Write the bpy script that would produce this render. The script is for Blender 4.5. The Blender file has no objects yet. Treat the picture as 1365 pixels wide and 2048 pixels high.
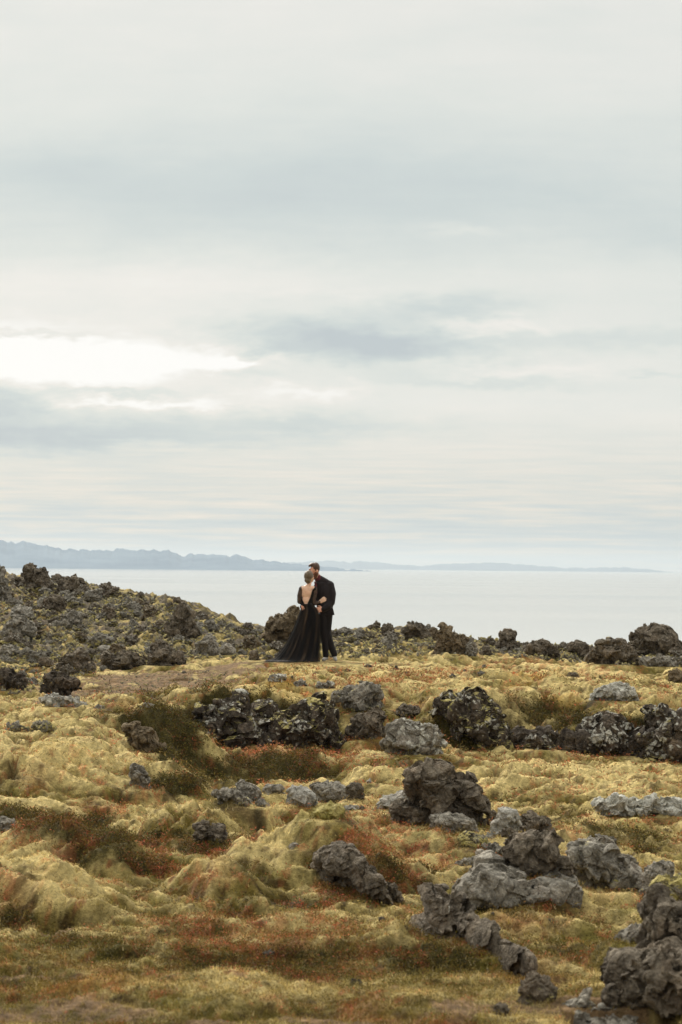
import bpy, bmesh, math, random
import numpy as np
from mathutils import Matrix, Vector

random.seed(7)
rng = np.random.default_rng(7)
S = bpy.context.scene
COL = S.collection

# ------------------------------------------------------------------ camera
F = 4836.0                      # focal length in pixels of the 1365 x 2048 photograph (85 mm lens)
PITCH = math.atan2(1134 - 1024, F)
ROLL = math.radians(0.57)
RC = Matrix.Rotation(math.pi/2 + PITCH, 4, 'X') @ Matrix.Rotation(ROLL, 4, 'Z')
cam_d = bpy.data.cameras.new('camera')
cam = bpy.data.objects.new('camera', cam_d)
COL.objects.link(cam)
cam.matrix_world = RC
cam_d.sensor_fit = 'VERTICAL'
cam_d.sensor_height = 36.0
cam_d.lens = 36.0 * F / 2048
cam_d.clip_end = 100000
cam_d.clip_start = 0.1
cam_d.dof.use_dof = True
cam_d.dof.focus_distance = 45.0
cam_d.dof.aperture_fstop = 7.5
S.camera = cam
R3 = np.array(RC.to_3x3())

# ------------------------------------------------------------------ render look
S.view_settings.view_transform = 'Standard'
S.view_settings.look = 'None'
S.view_settings.gamma = 1.0
S.view_settings.exposure = 0.0
S.view_settings.use_curve_mapping = False
S.render.engine = 'CYCLES'
S.cycles.use_denoising = True
S.cycles.max_bounces = 5
S.cycles.diffuse_bounces = 3
S.cycles.glossy_bounces = 2
S.cycles.transparent_max_bounces = 8
S.cycles.volume_bounces = 1
S.cycles.sample_clamp_indirect = 4.0

# ------------------------------------------------------------------ node helper
class NT:
    def __init__(s, tree):
        s.t = tree
        tree.nodes.clear()
    def n(s, typ, **kw):
        nd = s.t.nodes.new(typ)
        for k, v in kw.items():
            if k == 'inp':
                for kk, vv in v.items():
                    if isinstance(vv, bpy.types.NodeSocket):
                        s.t.links.new(vv, nd.inputs[kk])
                    else:
                        nd.inputs[kk].default_value = vv
            else:
                setattr(nd, k, v)
        return nd
    def m(s, op, a, b=None, c=None, clamp=False):
        nd = s.t.nodes.new('ShaderNodeMath'); nd.operation = op; nd.use_clamp = clamp
        for i, v in enumerate((a, b, c)):
            if v is None: continue
            if isinstance(v, bpy.types.NodeSocket): s.t.links.new(v, nd.inputs[i])
            else: nd.inputs[i].default_value = v
        return nd.outputs[0]
    def mix(s, f, a, b, blend='MIX'):
        nd = s.t.nodes.new('ShaderNodeMix'); nd.data_type = 'RGBA'; nd.blend_type = blend
        for i, v in ((0, f), (6, a), (7, b)):
            if isinstance(v, bpy.types.NodeSocket): s.t.links.new(v, nd.inputs[i])
            elif i == 0: nd.inputs[0].default_value = v
            else: nd.inputs[i].default_value = (*v, 1) if len(v) == 3 else v
        return nd.outputs[2]
    def noise(s, vec, scale, detail=4, rough=0.55, typ='FBM'):
        nd = s.t.nodes.new('ShaderNodeTexNoise'); nd.noise_type = typ
        if vec is not None: s.t.links.new(vec, nd.inputs['Vector'])
        nd.inputs['Scale'].default_value = scale; nd.inputs['Detail'].default_value = detail
        nd.inputs['Roughness'].default_value = rough
        return nd.outputs[0]
    def ramp(s, f, stops, interp='LINEAR'):
        nd = s.t.nodes.new('ShaderNodeValToRGB'); nd.color_ramp.interpolation = interp
        e = nd.color_ramp.elements
        while len(e) < len(stops): e.new(0.5)
        for i, (p, c) in enumerate(stops):
            e[i].position = p
            e[i].color = (c, c, c, 1) if not hasattr(c, '__len__') else (*c, 1)
        s.t.links.new(f, nd.inputs[0])
        return nd.outputs[0]
    def maprange(s, v, a, b, c=0.0, d=1.0, smooth=False):
        nd = s.t.nodes.new('ShaderNodeMapRange'); nd.interpolation_type = 'SMOOTHSTEP' if smooth else 'LINEAR'
        s.t.links.new(v, nd.inputs[0])
        for i, x in zip((1, 2, 3, 4), (a, b, c, d)): nd.inputs[i].default_value = x
        return nd.outputs[0]

def lin(r, g, b):
    f = lambda c: (c/255/12.92) if c/255 <= 0.04045 else ((c/255+0.055)/1.055)**2.4
    return (f(r), f(g), f(b))

# ------------------------------------------------------------------ world: overcast stratus over a Nishita sky
SUN_EL, SUN_AZ = math.radians(30), math.radians(-22)      # azimuth measured from +Y towards +X
w = bpy.data.worlds.new('World'); S.world = w; w.use_nodes = True
W = NT(w.node_tree)
geo = W.n('ShaderNodeTexCoord')
sep = W.n('ShaderNodeSeparateXYZ', inp={0: geo.outputs['Generated']})
dx, dy, dz = sep.outputs
ysafe = W.m('MAXIMUM', dy, 0.08)
U0 = W.m('MULTIPLY', W.m('DIVIDE', dx, ysafe), F)         # angle in milli-units, 4836 per unit tangent
V0 = W.m('MULTIPLY', W.m('DIVIDE', dz, ysafe), F)
cmb = W.n('ShaderNodeCombineXYZ', inp={0: W.m('MULTIPLY', U0, 1/420), 1: W.m('MULTIPLY', V0, 1/120), 2: 0.0}).outputs[0]
wn1 = W.m('SUBTRACT', W.noise(cmb, 1.0, 5, 0.6), 0.5)
cmb2 = W.n('ShaderNodeCombineXYZ', inp={0: W.m('MULTIPLY', U0, 1/300), 1: W.m('MULTIPLY', V0, 1/90), 2: 7.3}).outputs[0]
wn2 = W.m('SUBTRACT', W.noise(cmb2, 1.0, 5, 0.6), 0.5)
hf = W.n('ShaderNodeCombineXYZ', inp={0: W.m('MULTIPLY', U0, 1/62), 1: W.m('MULTIPLY', V0, 1/24), 2: 1.7}).outputs[0]
hf2 = W.n('ShaderNodeCombineXYZ', inp={0: W.m('MULTIPLY', U0, 1/75), 1: W.m('MULTIPLY', V0, 1/28), 2: 5.9}).outputs[0]
wh1 = W.m('SUBTRACT', W.noise(hf, 1.0, 6, 0.62), 0.5); wh2 = W.m('SUBTRACT', W.noise(hf2, 1.0, 6, 0.62), 0.5)
U = W.m('ADD', U0, W.m('MULTIPLY_ADD', wn1, 210, W.m('MULTIPLY', wh1, 230)))
V = W.m('ADD', V0, W.m('MULTIPLY_ADD', wn2, 52, W.m('MULTIPLY', wh2, 62)))
# blobs: photo px, py, half widths, amplitude (brightness)
BL = [(170,705,420,95,.13),(170,724,200,34,.36),(470,726,60,16,.24),(-100,700,200,50,.30),(280,806,180,10,.28),(610,786,120,11,.17),(110,868,380,24,-.40),(10,806,130,24,-.36),(-250,830,300,70,-.3),
      (240,783,110,6,-.22),(620,845,210,20,-.24),(640,668,190,32,-.38),(775,702,150,38,-.38),(900,618,170,22,-.12),(480,748,80,13,-.24),(560,700,70,14,-.16),(850,612,140,24,-.20),(560,600,90,12,-.08),(1200,672,240,22,-.20),
      (1000,652,150,13,.24),(1000,736,200,13,.17),(980,766,190,11,-.17),(720,400,620,90,-.22),(700,250,260,80,-.06),(80,340,250,70,-.10),(950,462,100,12,.12),(300,560,420,40,.14),
      (1280,470,150,40,-.08),(1100,830,260,24,.05),(700,900,420,30,.03),(60,664,110,7,-.22),(1050,1062,330,20,-.14),(300,1045,320,12,-.12),(1330,745,60,6,-.16),(120,990,150,20,.10)]
sc = W.ramp(W.maprange(V0, 0, 1300), [(0.0,.58),(.05,.58),(.12,.64),(.25,.72),(.40,.70),(.52,.62),(.62,.58),(.75,.68),(1.0,.79)])
for (px, py, su, sv, a) in BL:
    u0 = px - 682.5; v0 = 1134 + (px-682.5)*0.00995 - py
    du = W.m('DIVIDE', W.m('SUBTRACT', U, u0), su*1.15); dv = W.m('DIVIDE', W.m('SUBTRACT', V, v0), sv*1.15)
    e = W.m('EXPONENT', W.m('MULTIPLY', W.m('ADD', W.m('MULTIPLY', du, du), W.m('MULTIPLY', dv, dv)), -1.0))
    sc = W.m('MULTIPLY_ADD', e, a, sc)
# fine streaks close to the horizon, soft mottling above
st = W.n('ShaderNodeCombineXYZ', inp={0: W.m('MULTIPLY', U0, 1/240), 1: W.m('MULTIPLY', V0, 1/13), 2: 3.1}).outputs[0]
stn = W.m('SUBTRACT', W.noise(st, 1.0, 5, 0.55), 0.5)
stm = W.maprange(V0, 300, 20, 0.035, 1.0)
sc = W.m('MULTIPLY_ADD', W.m('MULTIPLY', stn, stm), 1.5, sc)
st2 = W.n('ShaderNodeCombineXYZ', inp={0: W.m('MULTIPLY', U0, 1/300), 1: W.m('MULTIPLY', V0, 1/95), 2: 9.1}).outputs[0]
sc = W.m('MULTIPLY_ADD', W.m('SUBTRACT', W.noise(st2, 1.0, 6, 0.55), 0.5), 0.24, sc)
chi = W.ramp(sc, [(0.18, lin(186,196,201)), (0.42, lin(203,212,211)), (0.62, lin(221,225,220)), (0.82, lin(236,234,228)), (1.0, lin(254,253,250))])
clo = W.ramp(sc, [(0.30, lin(184,196,200)), (0.50, lin(198,204,203)), (0.64, lin(214,211,202)), (0.80, lin(230,219,204)), (1.0, lin(240,230,214))])
ccol = W.mix(W.maprange(V0, 40, 330), clo, chi)
# an overcast sky is brighter overhead than at the horizon
zb = W.maprange(dz, 0.28, 0.95, 1.0, 3.1)
bm_ = W.maprange(dy, -0.1, 0.5, 0.72, 1.0)
sky = W.n('ShaderNodeTexSky', sky_type='NISHITA', sun_disc=False, sun_elevation=SUN_EL, sun_rotation=SUN_AZ, air_density=1.0, dust_density=1.5, ozone_density=1.0)
bg1 = W.n('ShaderNodeBackground', inp={'Color': sky.outputs[0], 'Strength': 0.10})
bg2 = W.n('ShaderNodeBackground', inp={'Color': ccol, 'Strength': W.m('MULTIPLY', zb, bm_)})
mx = W.n('ShaderNodeMixShader', inp={0: 0.96, 1: bg1.outputs[0], 2: bg2.outputs[0]})
W.n('ShaderNodeOutputWorld', inp={0: mx.outputs[0]})
w.cycles.sampling_method = 'MANUAL'; w.cycles.sample_map_resolution = 1024

sun_d = bpy.data.lights.new('sun', 'SUN'); sun_d.energy = 4.2; sun_d.angle = math.radians(9); sun_d.color = (1, .93, .82)
sun = bpy.data.objects.new('sun', sun_d); COL.objects.link(sun)
sdir = Vector((math.sin(SUN_AZ)*math.cos(SUN_EL), math.cos(SUN_AZ)*math.cos(SUN_EL), math.sin(SUN_EL)))
sun.rotation_euler = sdir.to_track_quat('Z', 'Y').to_euler()
sun.location = (0, 0, 30)

# ------------------------------------------------------------------ geometry helpers
def pix(px, py, Y):
    """world point seen at photo pixel (px,py) at depth Y"""
    px = np.asarray(px, float); py = np.asarray(py, float)
    d = np.stack([(px-682.5)/F, -(py-1024)/F, -np.ones_like(px)], -1) @ R3.T
    return d * (np.asarray(Y, float)/d[..., 1])[..., None]
def proj(P):
    c = np.asarray(P) @ R3
    return 682.5 - F*c[..., 0]/c[..., 2], 1024 + F*c[..., 1]/c[..., 2]

def _h(ix, iy, iz, seed):
    with np.errstate(over='ignore'):
        n = ix.astype(np.uint32)*np.uint32(374761393) + iy.astype(np.uint32)*np.uint32(668265263) + iz.astype(np.uint32)*np.uint32(2147483647-78) + np.uint32((seed*974634777+12345) & 0xffffffff)
        n = (n ^ (n >> np.uint32(13)))*np.uint32(1274126177)
        n = (n ^ (n >> np.uint32(16)))*np.uint32(2246822519)
        n = n ^ (n >> np.uint32(15))
    return n
_G3 = np.array([(1,1,0),(-1,1,0),(1,-1,0),(-1,-1,0),(1,0,1),(-1,0,1),(1,0,-1),(-1,0,-1),(0,1,1),(0,-1,1),(0,1,-1),(0,-1,-1),(1,1,0),(-1,1,0),(0,-1,1),(0,-1,-1)], np.float32)
def perlin2(x, y, seed=0):
    x0 = np.floor(x); y0 = np.floor(y); fx = (x-x0).astype(np.float32); fy = (y-y0).astype(np.float32)
    ix = x0.astype(np.int64); iy = y0.astype(np.int64); z = np.zeros(1, np.int64)
    def g(a, b):
        h = _h(ix+a, iy+b, z, seed)
        an = (h & np.uint32(1023)).astype(np.float32)*(2*math.pi/1024)
        return np.cos(an)*(fx-a) + np.sin(an)*(fy-b)
    u = fx*fx*fx*(fx*(fx*6-15)+10); v = fy*fy*fy*(fy*(fy*6-15)+10)
    a = g(0,0)*(1-u) + g(1,0)*u; b = g(0,1)*(1-u) + g(1,1)*u
    return (a*(1-v) + b*v)*1.4
def perlin3(p, seed=0):
    x, y, z = p[:, 0], p[:, 1], p[:, 2]
    x0, y0, z0 = np.floor(x), np.floor(y), np.floor(z)
    fx, fy, fz = [(a-b).astype(np.float32) for a, b in ((x,x0),(y,y0),(z,z0))]
    ix, iy, iz = x0.astype(np.int64), y0.astype(np.int64), z0.astype(np.int64)
    def g(a, b, c):
        G = _G3[(_h(ix+a, iy+b, iz+c, seed) & np.uint32(15)).astype(np.int64)]
        return G[:, 0]*(fx-a) + G[:, 1]*(fy-b) + G[:, 2]*(fz-c)
    u, v, w_ = [t*t*t*(t*(t*6-15)+10) for t in (fx, fy, fz)]
    L = lambda a, b, t: a*(1-t)+b*t
    return L(L(L(g(0,0,0), g(1,0,0), u), L(g(0,1,0), g(1,1,0), u), v), L(L(g(0,0,1), g(1,0,1), u), L(g(0,1,1), g(1,1,1), u), v), w_)
def fbm2(x, y, sc_, oct=4, seed=0, rough=.5, mode=0):
    o = 0; a = 1; t = 0
    for i in range(oct):
        n = perlin2(x/sc_, y/sc_, seed+i*17)
        if mode == 1: n = np.abs(n)*2-.45
        if mode == 2: n = .45-np.abs(n)*2
        o = o + a*n; t += a; a *= rough; sc_ = sc_/2.03
    return o/t
def fbm3(p, sc_, oct=4, seed=0, rough=.5, mode=0):
    o = 0; a = 1; t = 0
    for i in range(oct):
        n = perlin3(p/sc_, seed+i*17)
        if mode == 1: n = np.abs(n)*2-.35
        if mode == 2: n = .35-np.abs(n)*2
        o = o + a*n; t += a; a *= rough; sc_ = sc_/2.03
    return o/t
def sstep(a, b, x):
    t = np.clip((x-a)/(b-a), 0, 1); return t*t*(3-2*t)

def mesh_np(name, V_, Fc, mat=None, smooth=True, colors=None, parent=None, cname='col'):
    """V_ (n,3), Fc (m,k) -> one mesh object"""
    V_ = np.asarray(V_, np.float32); Fc = np.asarray(Fc, np.int32)
    me = bpy.data.meshes.new(name)
    me.vertices.add(len(V_)); me.vertices.foreach_set('co', V_.ravel())
    k = Fc.shape[1]
    me.loops.add(Fc.size); me.loops.foreach_set('vertex_index', Fc.ravel())
    me.polygons.add(len(Fc)); me.polygons.foreach_set('loop_start', np.arange(0, Fc.size, k, dtype=np.int32))
    me.update(calc_edges=True)
    me.polygons.foreach_set('use_smooth', np.full(len(Fc), smooth))
    if colors is not None:
        a = me.color_attributes.new(cname, 'FLOAT_COLOR', 'POINT')
        c = np.ones((len(V_), 4), np.float32); c[:, :colors.shape[1]] = colors
        a.data.foreach_set('color', c.ravel())
    if mat: me.materials.append(mat)
    o = bpy.data.objects.new(name, me); COL.objects.link(o)
    if parent: o.parent = parent
    return o
def tag(o, label=None, cat=None, group=None, kind=None):
    if label: o['label'] = label
    if cat: o['category'] = cat
    if group: o['group'] = group
    if kind: o['kind'] = kind
    return o

# ------------------------------------------------------------------ terrain heightfield
# stations: photo px -> list of (depth, photo py) for matching features from near to far
ST = {
 -500: [(10.5,2060),(13,1940),(16.5,1830),(21,1730),(26,1640),(29,1540),(32,1470),(37,1395),(41,1360),(47,1320),(66,1060)],
    0: [(10.5,2060),(13,1950),(16.5,1860),(21,1755),(26,1665),(28.5,1560),(31.5,1480),(36.5,1403),(41,1385),(47,1335),(66,1148)],
  200: [(10.5,2060),(13,1950),(16.5,1860),(21,1755),(26,1670),(28.5,1575),(31.5,1490),(36.5,1412),(41,1372),(47,1335),(63,1174)],
  310: [(10.5,2060),(13,1950),(16.5,1855),(21,1750),(26,1665),(29.5,1595),(33,1530),(37.4,1425),(41,1372),(47,1330),(60,1196)],
  400: [(10.5,2060),(13,1950),(16.5,1855),(21,1745),(26,1660),(31,1585),(37.35,1492),(37.75,1392),(41.5,1362),(47,1328),(58,1220)],
  550: [(10.5,2060),(13,1950),(16.5,1855),(21,1740),(26,1655),(31,1580),(37.3,1512),(37.7,1388),(42,1358),(47,1322),(56,1272)],
  700: [(10.5,2060),(13,1950),(16.5,1850),(21,1738),(26,1650),(31,1575),(36.5,1508),(38.8,1410),(42,1358),(47,1322),(57,1262)],
  820: [(10.5,2060),(13,1950),(16.5,1850),(21,1738),(26,1655),(31,1580),(35.8,1518),(39.0,1420),(42,1362),(47,1330),(57,1258)],
  950: [(10.5,2060),(13,1950),(16.5,1855),(21,1745),(26,1655),(31,1580),(37.4,1510),(37.8,1392),(42,1362),(47,1335),(57,1282)],
 1080: [(10.5,2060),(13,1955),(16.5,1860),(21,1750),(26,1660),(31,1585),(37.2,1508),(39.4,1432),(42,1375),(47,1335),(57,1300)],
 1230: [(10.5,2060),(13,1960),(16.5,1870),(21,1760),(26,1670),(31,1592),(37.5,1516),(37.95,1436),(42,1380),(47,1340),(57,1305)],
 1365: [(10.5,2060),(13,1965),(16.5,1875),(21,1770),(26,1680),(31,1600),(37.4,1535),(37.85,1440),(42,1390),(47,1345),(57,1308)],
 1900: [(10.5,2060),(13,1965),(16.5,1875),(21,1770),(26,1680),(31,1600),(36.5,1540),(38.4,1460),(42,1400),(47,1355),(57,1320)],
}
YO = 12.0
sd = np.linspace(-0.137, 0.137, 980)
so = 0.137*np.geomspace(1.01, 6.5, 60)
scol = np.concatenate([-so[::-1], sd, so])
rows = np.concatenate([np.linspace(-4, 8.0, 20)[:-1], np.geomspace(8.0, 72, 1150)[:-1], np.geomspace(72, 900, 60)])
keys = sorted(ST)
nsl = len(ST[0])
ys = np.zeros((len(scol), nsl)); zs = np.zeros((len(scol), nsl))
for k in range(nsl):
    P = np.array([pix(px, ST[px][k][1], ST[px][k][0]) for px in keys])
    sk = P[:, 0]/(P[:, 1]+YO)
    ys[:, k] = np.interp(scol, sk, P[:, 1]); zs[:, k] = np.interp(scol, sk, P[:, 2])
ker = np.hanning(61); ker /= ker.sum()
def smooth_cols(a):
    b = a.copy(); i0 = 60; seg = a[i0:i0+980]
    for k in range(a.shape[1]):
        p = np.pad(seg[:, k], 30, mode='edge'); b[i0:i0+980, k] = np.convolve(p, ker, 'valid')
    return b
ys = smooth_cols(ys); zs = smooth_cols(zs)
jl = fbm2(scol*60, scol*0, 1.1, 3, 77)*.25
for k in (6, 7): ys[:, k] += jl
# add near end and the fall towards the sea behind the crest
crY, crZ = ys[:, -1], zs[:, -1]
ys = np.column_stack([np.full(len(scol), -5.0), np.full(len(scol), 4.0), ys, crY+3, crY+9, crY+30, crY+110, crY+300, np.full(len(scol), 950.0)])
zs = np.column_stack([np.full(len(scol), -1.7), np.full(len(scol), -1.85), zs, crZ-.25, crZ-1.6, -6.5+0*crZ, -11+0*crZ, -17+0*crZ, -22+0*crZ])
def pchip_rows(X, Yv, q):
    h = np.diff(X, axis=1); d = np.diff(Yv, axis=1)/h
    m = np.zeros_like(Yv)
    w1 = 2*h[:, 1:]+h[:, :-1]; w2 = h[:, 1:]+2*h[:, :-1]
    ok = d[:, :-1]*d[:, 1:] > 0
    with np.errstate(divide='ignore', invalid='ignore'):
        hm = (w1+w2)/(w1/d[:, :-1]+w2/d[:, 1:])
    m[:, 1:-1] = np.where(ok, hm, 0); m[:, 0] = d[:, 0]; m[:, -1] = d[:, -1]
    out = np.zeros((len(q), X.shape[0]), np.float64)
    for c in range(X.shape[0]):
        i = np.clip(np.searchsorted(X[c], q)-1, 0, X.shape[1]-2)
        t = (q-X[c, i])/h[c, i]; t2 = t*t; t3 = t2*t
        out[:, c] = (2*t3-3*t2+1)*Yv[c, i] + (t3-2*t2+t)*h[c, i]*m[c, i] + (-2*t3+3*t2)*Yv[c, i+1] + (t3-t2)*h[c, i]*m[c, i+1]
    return out
GZ = pchip_rows(ys, zs, rows)
GY = np.repeat(rows[:, None], len(scol), 1)
GX = scol[None, :]*(GY+YO)

# mounds: (px, depth, half width, depth reach near, depth reach far, height, shape power, tilt)
MD = [(318,33.6,1.0,1.0,1.5,.78,1.6,-.30),(235,31.5,.9,1.0,1.6,.22,1.3,-.2),(330,29.2,.62,.75,1.3,.42,1.6,-.5),(120,29.5,1.4,1.6,2.0,.25,1.2,-.2),
      (395,24.2,.50,.55,1.2,.40,1.8,0),(450,25.2,.5,.6,1.0,.25,1.6,-.2),(150,20.6,.95,.9,1.2,.40,1.4,-.1),(250,23.5,.8,1.0,1.2,.15,1.3,-.2),
      (70,16.8,.55,.8,1.4,.34,1.6,-.55),(190,15.6,.35,.6,.9,.12,1.3,-.3),(600,20.3,.65,.75,1.3,.34,1.5,-.1),(740,19.6,.38,.7,1.2,.30,1.5,-.6),
      (470,18.2,.45,.6,.9,.17,1.3,-.1),(790,14.3,.6,.8,1.0,.16,1.5,-.1),(560,34.2,.75,.75,.9,.24,1.4,0),
      (780,32.8,1.2,.8,1.4,.20,1.2,0),(1000,31.8,2.0,.8,1.4,.12,1.0,.0),(1210,30.5,1.6,.8,1.6,.12,1.1,.1),(560,26.5,1.0,.7,1.2,.10,1.1,0),
      (1060,15.6,.5,.5,.7,.12,1.4,-.1),(1240,17.2,.5,.6,1.0,.16,1.4,-.1),(1290,20.8,.4,.5,.8,.15,1.4,-.1),(870,22.6,.5,.6,.8,.14,1.3,-.1),
      (1150,14.2,.6,.5,.7,.14,1.3,0),(300,13.8,.7,.5,.8,.14,1.2,-.2),(60,12.8,.6,.5,.8,.10,1.2,-.2),(1080,40.4,1.0,.9,1.2,.22,1.4,-.4),
      (440,40.1,.8,.9,1.0,.15,1.3,0),(640,39.6,.9,.7,1.0,.14,1.3,0),(560,39.6,.6,.6,1.0,.14,1.3,0),(1250,40.3,1.4,.8,1.4,.14,1.2,0),(730,38.4,.5,.6,.8,.14,1.4,0),(880,38.4,.5,.9,1.0,.14,1.4,0)]
wxn = perlin2(GX/1.3, GY/1.3, 91)*.20+perlin2(GX/.5, GY/.5, 93)*.05; wyn = perlin2(GX/1.3, GY/1.3, 92)*.20+perlin2(GX/.5, GY/.5, 94)*.05
for (px, Yc, rx, rn, rf, hh, pw, tilt) in MD:
    cx = pix(px, 1500, Yc)[0]
    rx, rn, rf = rx*1.3, rn*1.15, rf*1.2
    X_ = GX+wxn-cx; Y_ = GY+wyn-Yc - tilt*X_
    ry = np.where(Y_ < 0, rn, rf)
    r = (np.abs(X_/rx)**2.2 + np.abs(Y_/ry)**2.2)**(1/2.2)
    GZ += .82*hh*(.5*np.clip(1-r**2.4, 0, 1) + .5*(1-sstep(0, 1.3, r)))

def screen_soft(cx_, cy_, rx_, ry_, PX, PY, soft=.6):
    r = np.sqrt(((PX-cx_)/rx_)**2+((PY-cy_)/ry_)**2)
    return 1-sstep(1-soft, 1+soft*.5, r)
PX, PY = proj(np.stack([GX, np.maximum(GY, 1), GZ], -1))    # where each patch of ground lies, to place the plant cover
jit = fbm2(GX, GY, 1.6, 4, 5)*60
PXj = PX+jit*1.0; PYj = PY+fbm2(GX, GY, 1.3, 4, 6)*28
vis = (GY > 7) & (GY < 70)

dirt = np.zeros_like(GZ)
for a in [(300,1362,190,20),(130,1395,120,12),(420,1345,130,10),(250,1385,110,14),(560,1338,60,5),(560,1985,420,16),(220,1975,120,9),(900,1985,200,14),(1100,2040,300,25),(120,2045,260,22),(105,1855,60,16),(560,2050,300,14),(1330,2010,90,16),(60,1960,90,8)]:
    dirt = np.maximum(dirt, screen_soft(*a, PXj, PYj))
red = np.zeros_like(GZ)
for a in [(520,1525,100,22,.8),(640,1510,120,22,.6),(560,1530,190,25,.35),(1070,1328,60,7,1.0),(1010,1332,45,5,.6),(690,1770,90,45,.75),(680,1800,60,30,.9),(800,1700,140,70,.45),(820,1745,120,45,.45),(760,1680,90,30,.55),
          (110,1690,100,45,.6),(280,1740,60,25,.5),(450,1870,160,35,.55),(620,1900,230,60,.5),(400,1900,200,40,.35),(420,1720,80,35,.35),(330,1700,90,40,.35),(200,1640,90,30,.35),(270,1600,80,18,.45),(360,1575,50,10,.5),
          (720,1390,100,16,.45),(850,1360,90,12,.4),(960,1345,200,14,.3),(1190,1355,90,10,.45),(30,1215,60,35,.7),(60,1245,50,22,.9),(115,1230,40,18,.4),(960,1755,40,20,.35),(1150,1700,40,26,.4),(1060,1830,50,20,.4),(1020,1905,50,18,.5),
          (740,1690,80,22,.5),(700,1660,60,16,.5),(620,1590,50,20,.35),(545,1338,30,6,.8),(250,1385,60,8,.5),(1130,1910,80,16,.35),(870,1900,70,16,.3),(120,2010,200,20,.25),(1130,1790,60,20,.3),(800,1600,60,12,.2)]:
    red = np.maximum(red, a[4]*screen_soft(*a[:4], PXj, PYj))
grn = np.zeros_like(GZ)
for a in [(560,1550,110,26,.9),(460,1545,60,25,.7),(350,1470,80,50,.95),(380,1510,50,35,.7),(350,1560,75,28,.85),(230,1440,90,20,.55),(150,1700,150,55,.85),(270,1735,60,30,.7),(50,1650,70,22,.8),(430,1700,90,28,.6),(500,1760,70,24,.5),(330,1810,90,20,.3),
          (700,1790,110,40,.7),(560,1850,120,30,.4),(760,1750,60,30,.5),(140,1890,130,28,.6),(30,1850,60,30,.6),(520,1930,280,40,.5),(260,1900,100,28,.5),(850,1760,60,26,.5),(860,1930,120,25,.6),(950,1840,70,20,.5),(1040,1860,60,20,.5),
          (1080,1420,70,42,.75),(1040,1410,40,40,.6),(1120,1450,60,30,.5),(640,1430,60,22,.4),(730,1440,50,26,.4),(850,1530,120,14,.3),(1150,1650,90,20,.5),(1250,1690,110,26,.55),(1340,1560,80,14,.35),(1300,1720,60,20,.4),(980,1600,60,14,.3),
          (430,1395,80,14,.4),(330,1390,60,12,.5),(880,1460,60,24,.5),(1090,1800,80,14,.4),(1290,1930,60,14,.4),(880,1680,100,22,.3),(690,1730,80,20,.3),(1000,1560,90,10,.25),(540,1690,120,16,.3),(1280,1770,70,24,.4),(110,1260,30,14,.4)]:
    grn = np.maximum(grn, a[4]*screen_soft(*a[:4], PXj, PYj))
pale = np.zeros_like(GZ)
for a in [(160,1500,210,75,.9),(110,1430,120,20,.6),(300,1640,100,40,.5),(60,1730,120,50,.9),(120,1790,120,25,.7),(400,1640,110,36,.7),(560,1640,140,25,.6),(540,1715,90,14,.8),(430,1780,60,12,.6),(620,1400,170,18,.7),(480,1375,140,14,.6),
          (700,1850,90,12,.8),(380,1830,80,20,.5),(1180,1560,230,36,.8),(950,1560,140,20,.5),(700,1340,260,16,.6),(1100,1350,250,14,.6),(1180,1395,170,28,.6),(1100,1920,120,16,.9),(1050,1800,80,16,.5),(1150,1830,60,30,.6),(840,1720,60,16,.5),(820,1640,60,16,.5),(880,1380,80,16,.4)]:
    pale = np.maximum(pale, a[4]*screen_soft(*a[:4], PXj, PYj))
gold = np.zeros_like(GZ)
for a in [(560,1378,70,12,.7),(1060,1362,70,8,.6),(180,1990,160,14,.5),(1130,1400,70,10,.5),(620,1395,50,10,.5)]:
    gold = np.maximum(gold, a[4]*screen_soft(*a[:4], PXj, PYj))
slopezone = sstep(44, 49, GY - .0*GX) * (1-sstep(560, 700, PX)*(1-sstep(50, 52, GY)))
rubz = np.clip(sstep(46, 50, GY)*(PX < 640) + sstep(49, 52, GY)*(PX >= 640), 0, 1)

GZ0 = GZ.copy()
# cushions of moss, hollows between them
near = 1-sstep(20, 45, GY)
soft = (1-.75*dirt)
wx_ = GX + perlin2(GX/.9, GY/.9, 41)*.35; wy_ = GY + perlin2(GX/.9, GY/.9, 42)*.35
H1 = fbm2(wx_, wy_, 1.5, 2, 11, .5, 1)
H2 = fbm2(wx_, wy_, .55, 2, 12, .5, 1)
H3 = fbm2(wx_, wy_, .20, 3, 13, .55, 1)
amp1 = .20*(1-.4*rubz)
CR = perlin2(wx_/1.25+9, wy_/.9, 81); CR2 = perlin2(GX/1.7, GY/1.7, 82)
lowf = .55+.45*sstep(12.5, 18, GY)
hum = soft*lowf*(amp1*.85*H1 + .09*H2 + .045*H3 - .14*(1-sstep(.0, .10, np.abs(CR)))*sstep(-.1, .3, CR2))
hum += (.010+.012*near)*fbm2(GX, GY, .07, 3, 14, .6)*sstep(60, 25, GY)
hum += .12*fbm2(GX, GY, 4.0, 2, 15)
ra = GX*.86-GY*.5 + perlin2(GX/1.4, GY/1.4, 61)*.5; rb = GX*.5+GY*.86 + perlin2(GX/1.1, GY/1.1, 62)*.35
STK = (np.abs(perlin2(ra/1.9, rb/.48, 63))*2-.45)*.6 + (np.abs(perlin2(ra/.8, rb/.19, 64))*2-.45)*.4
hum += soft*lowf*.12*STK*(1-.5*rubz)
hum += rubz*(.22*fbm2(GX, GY, 1.4, 5, 16, .55, 2))
fade = 1-sstep(70, 90, GY)
GZ += hum*np.where(GY > 70, fade, 1) + (GY > 90)*fbm2(GX, GY, 40, 4, 18)*1.2

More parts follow.
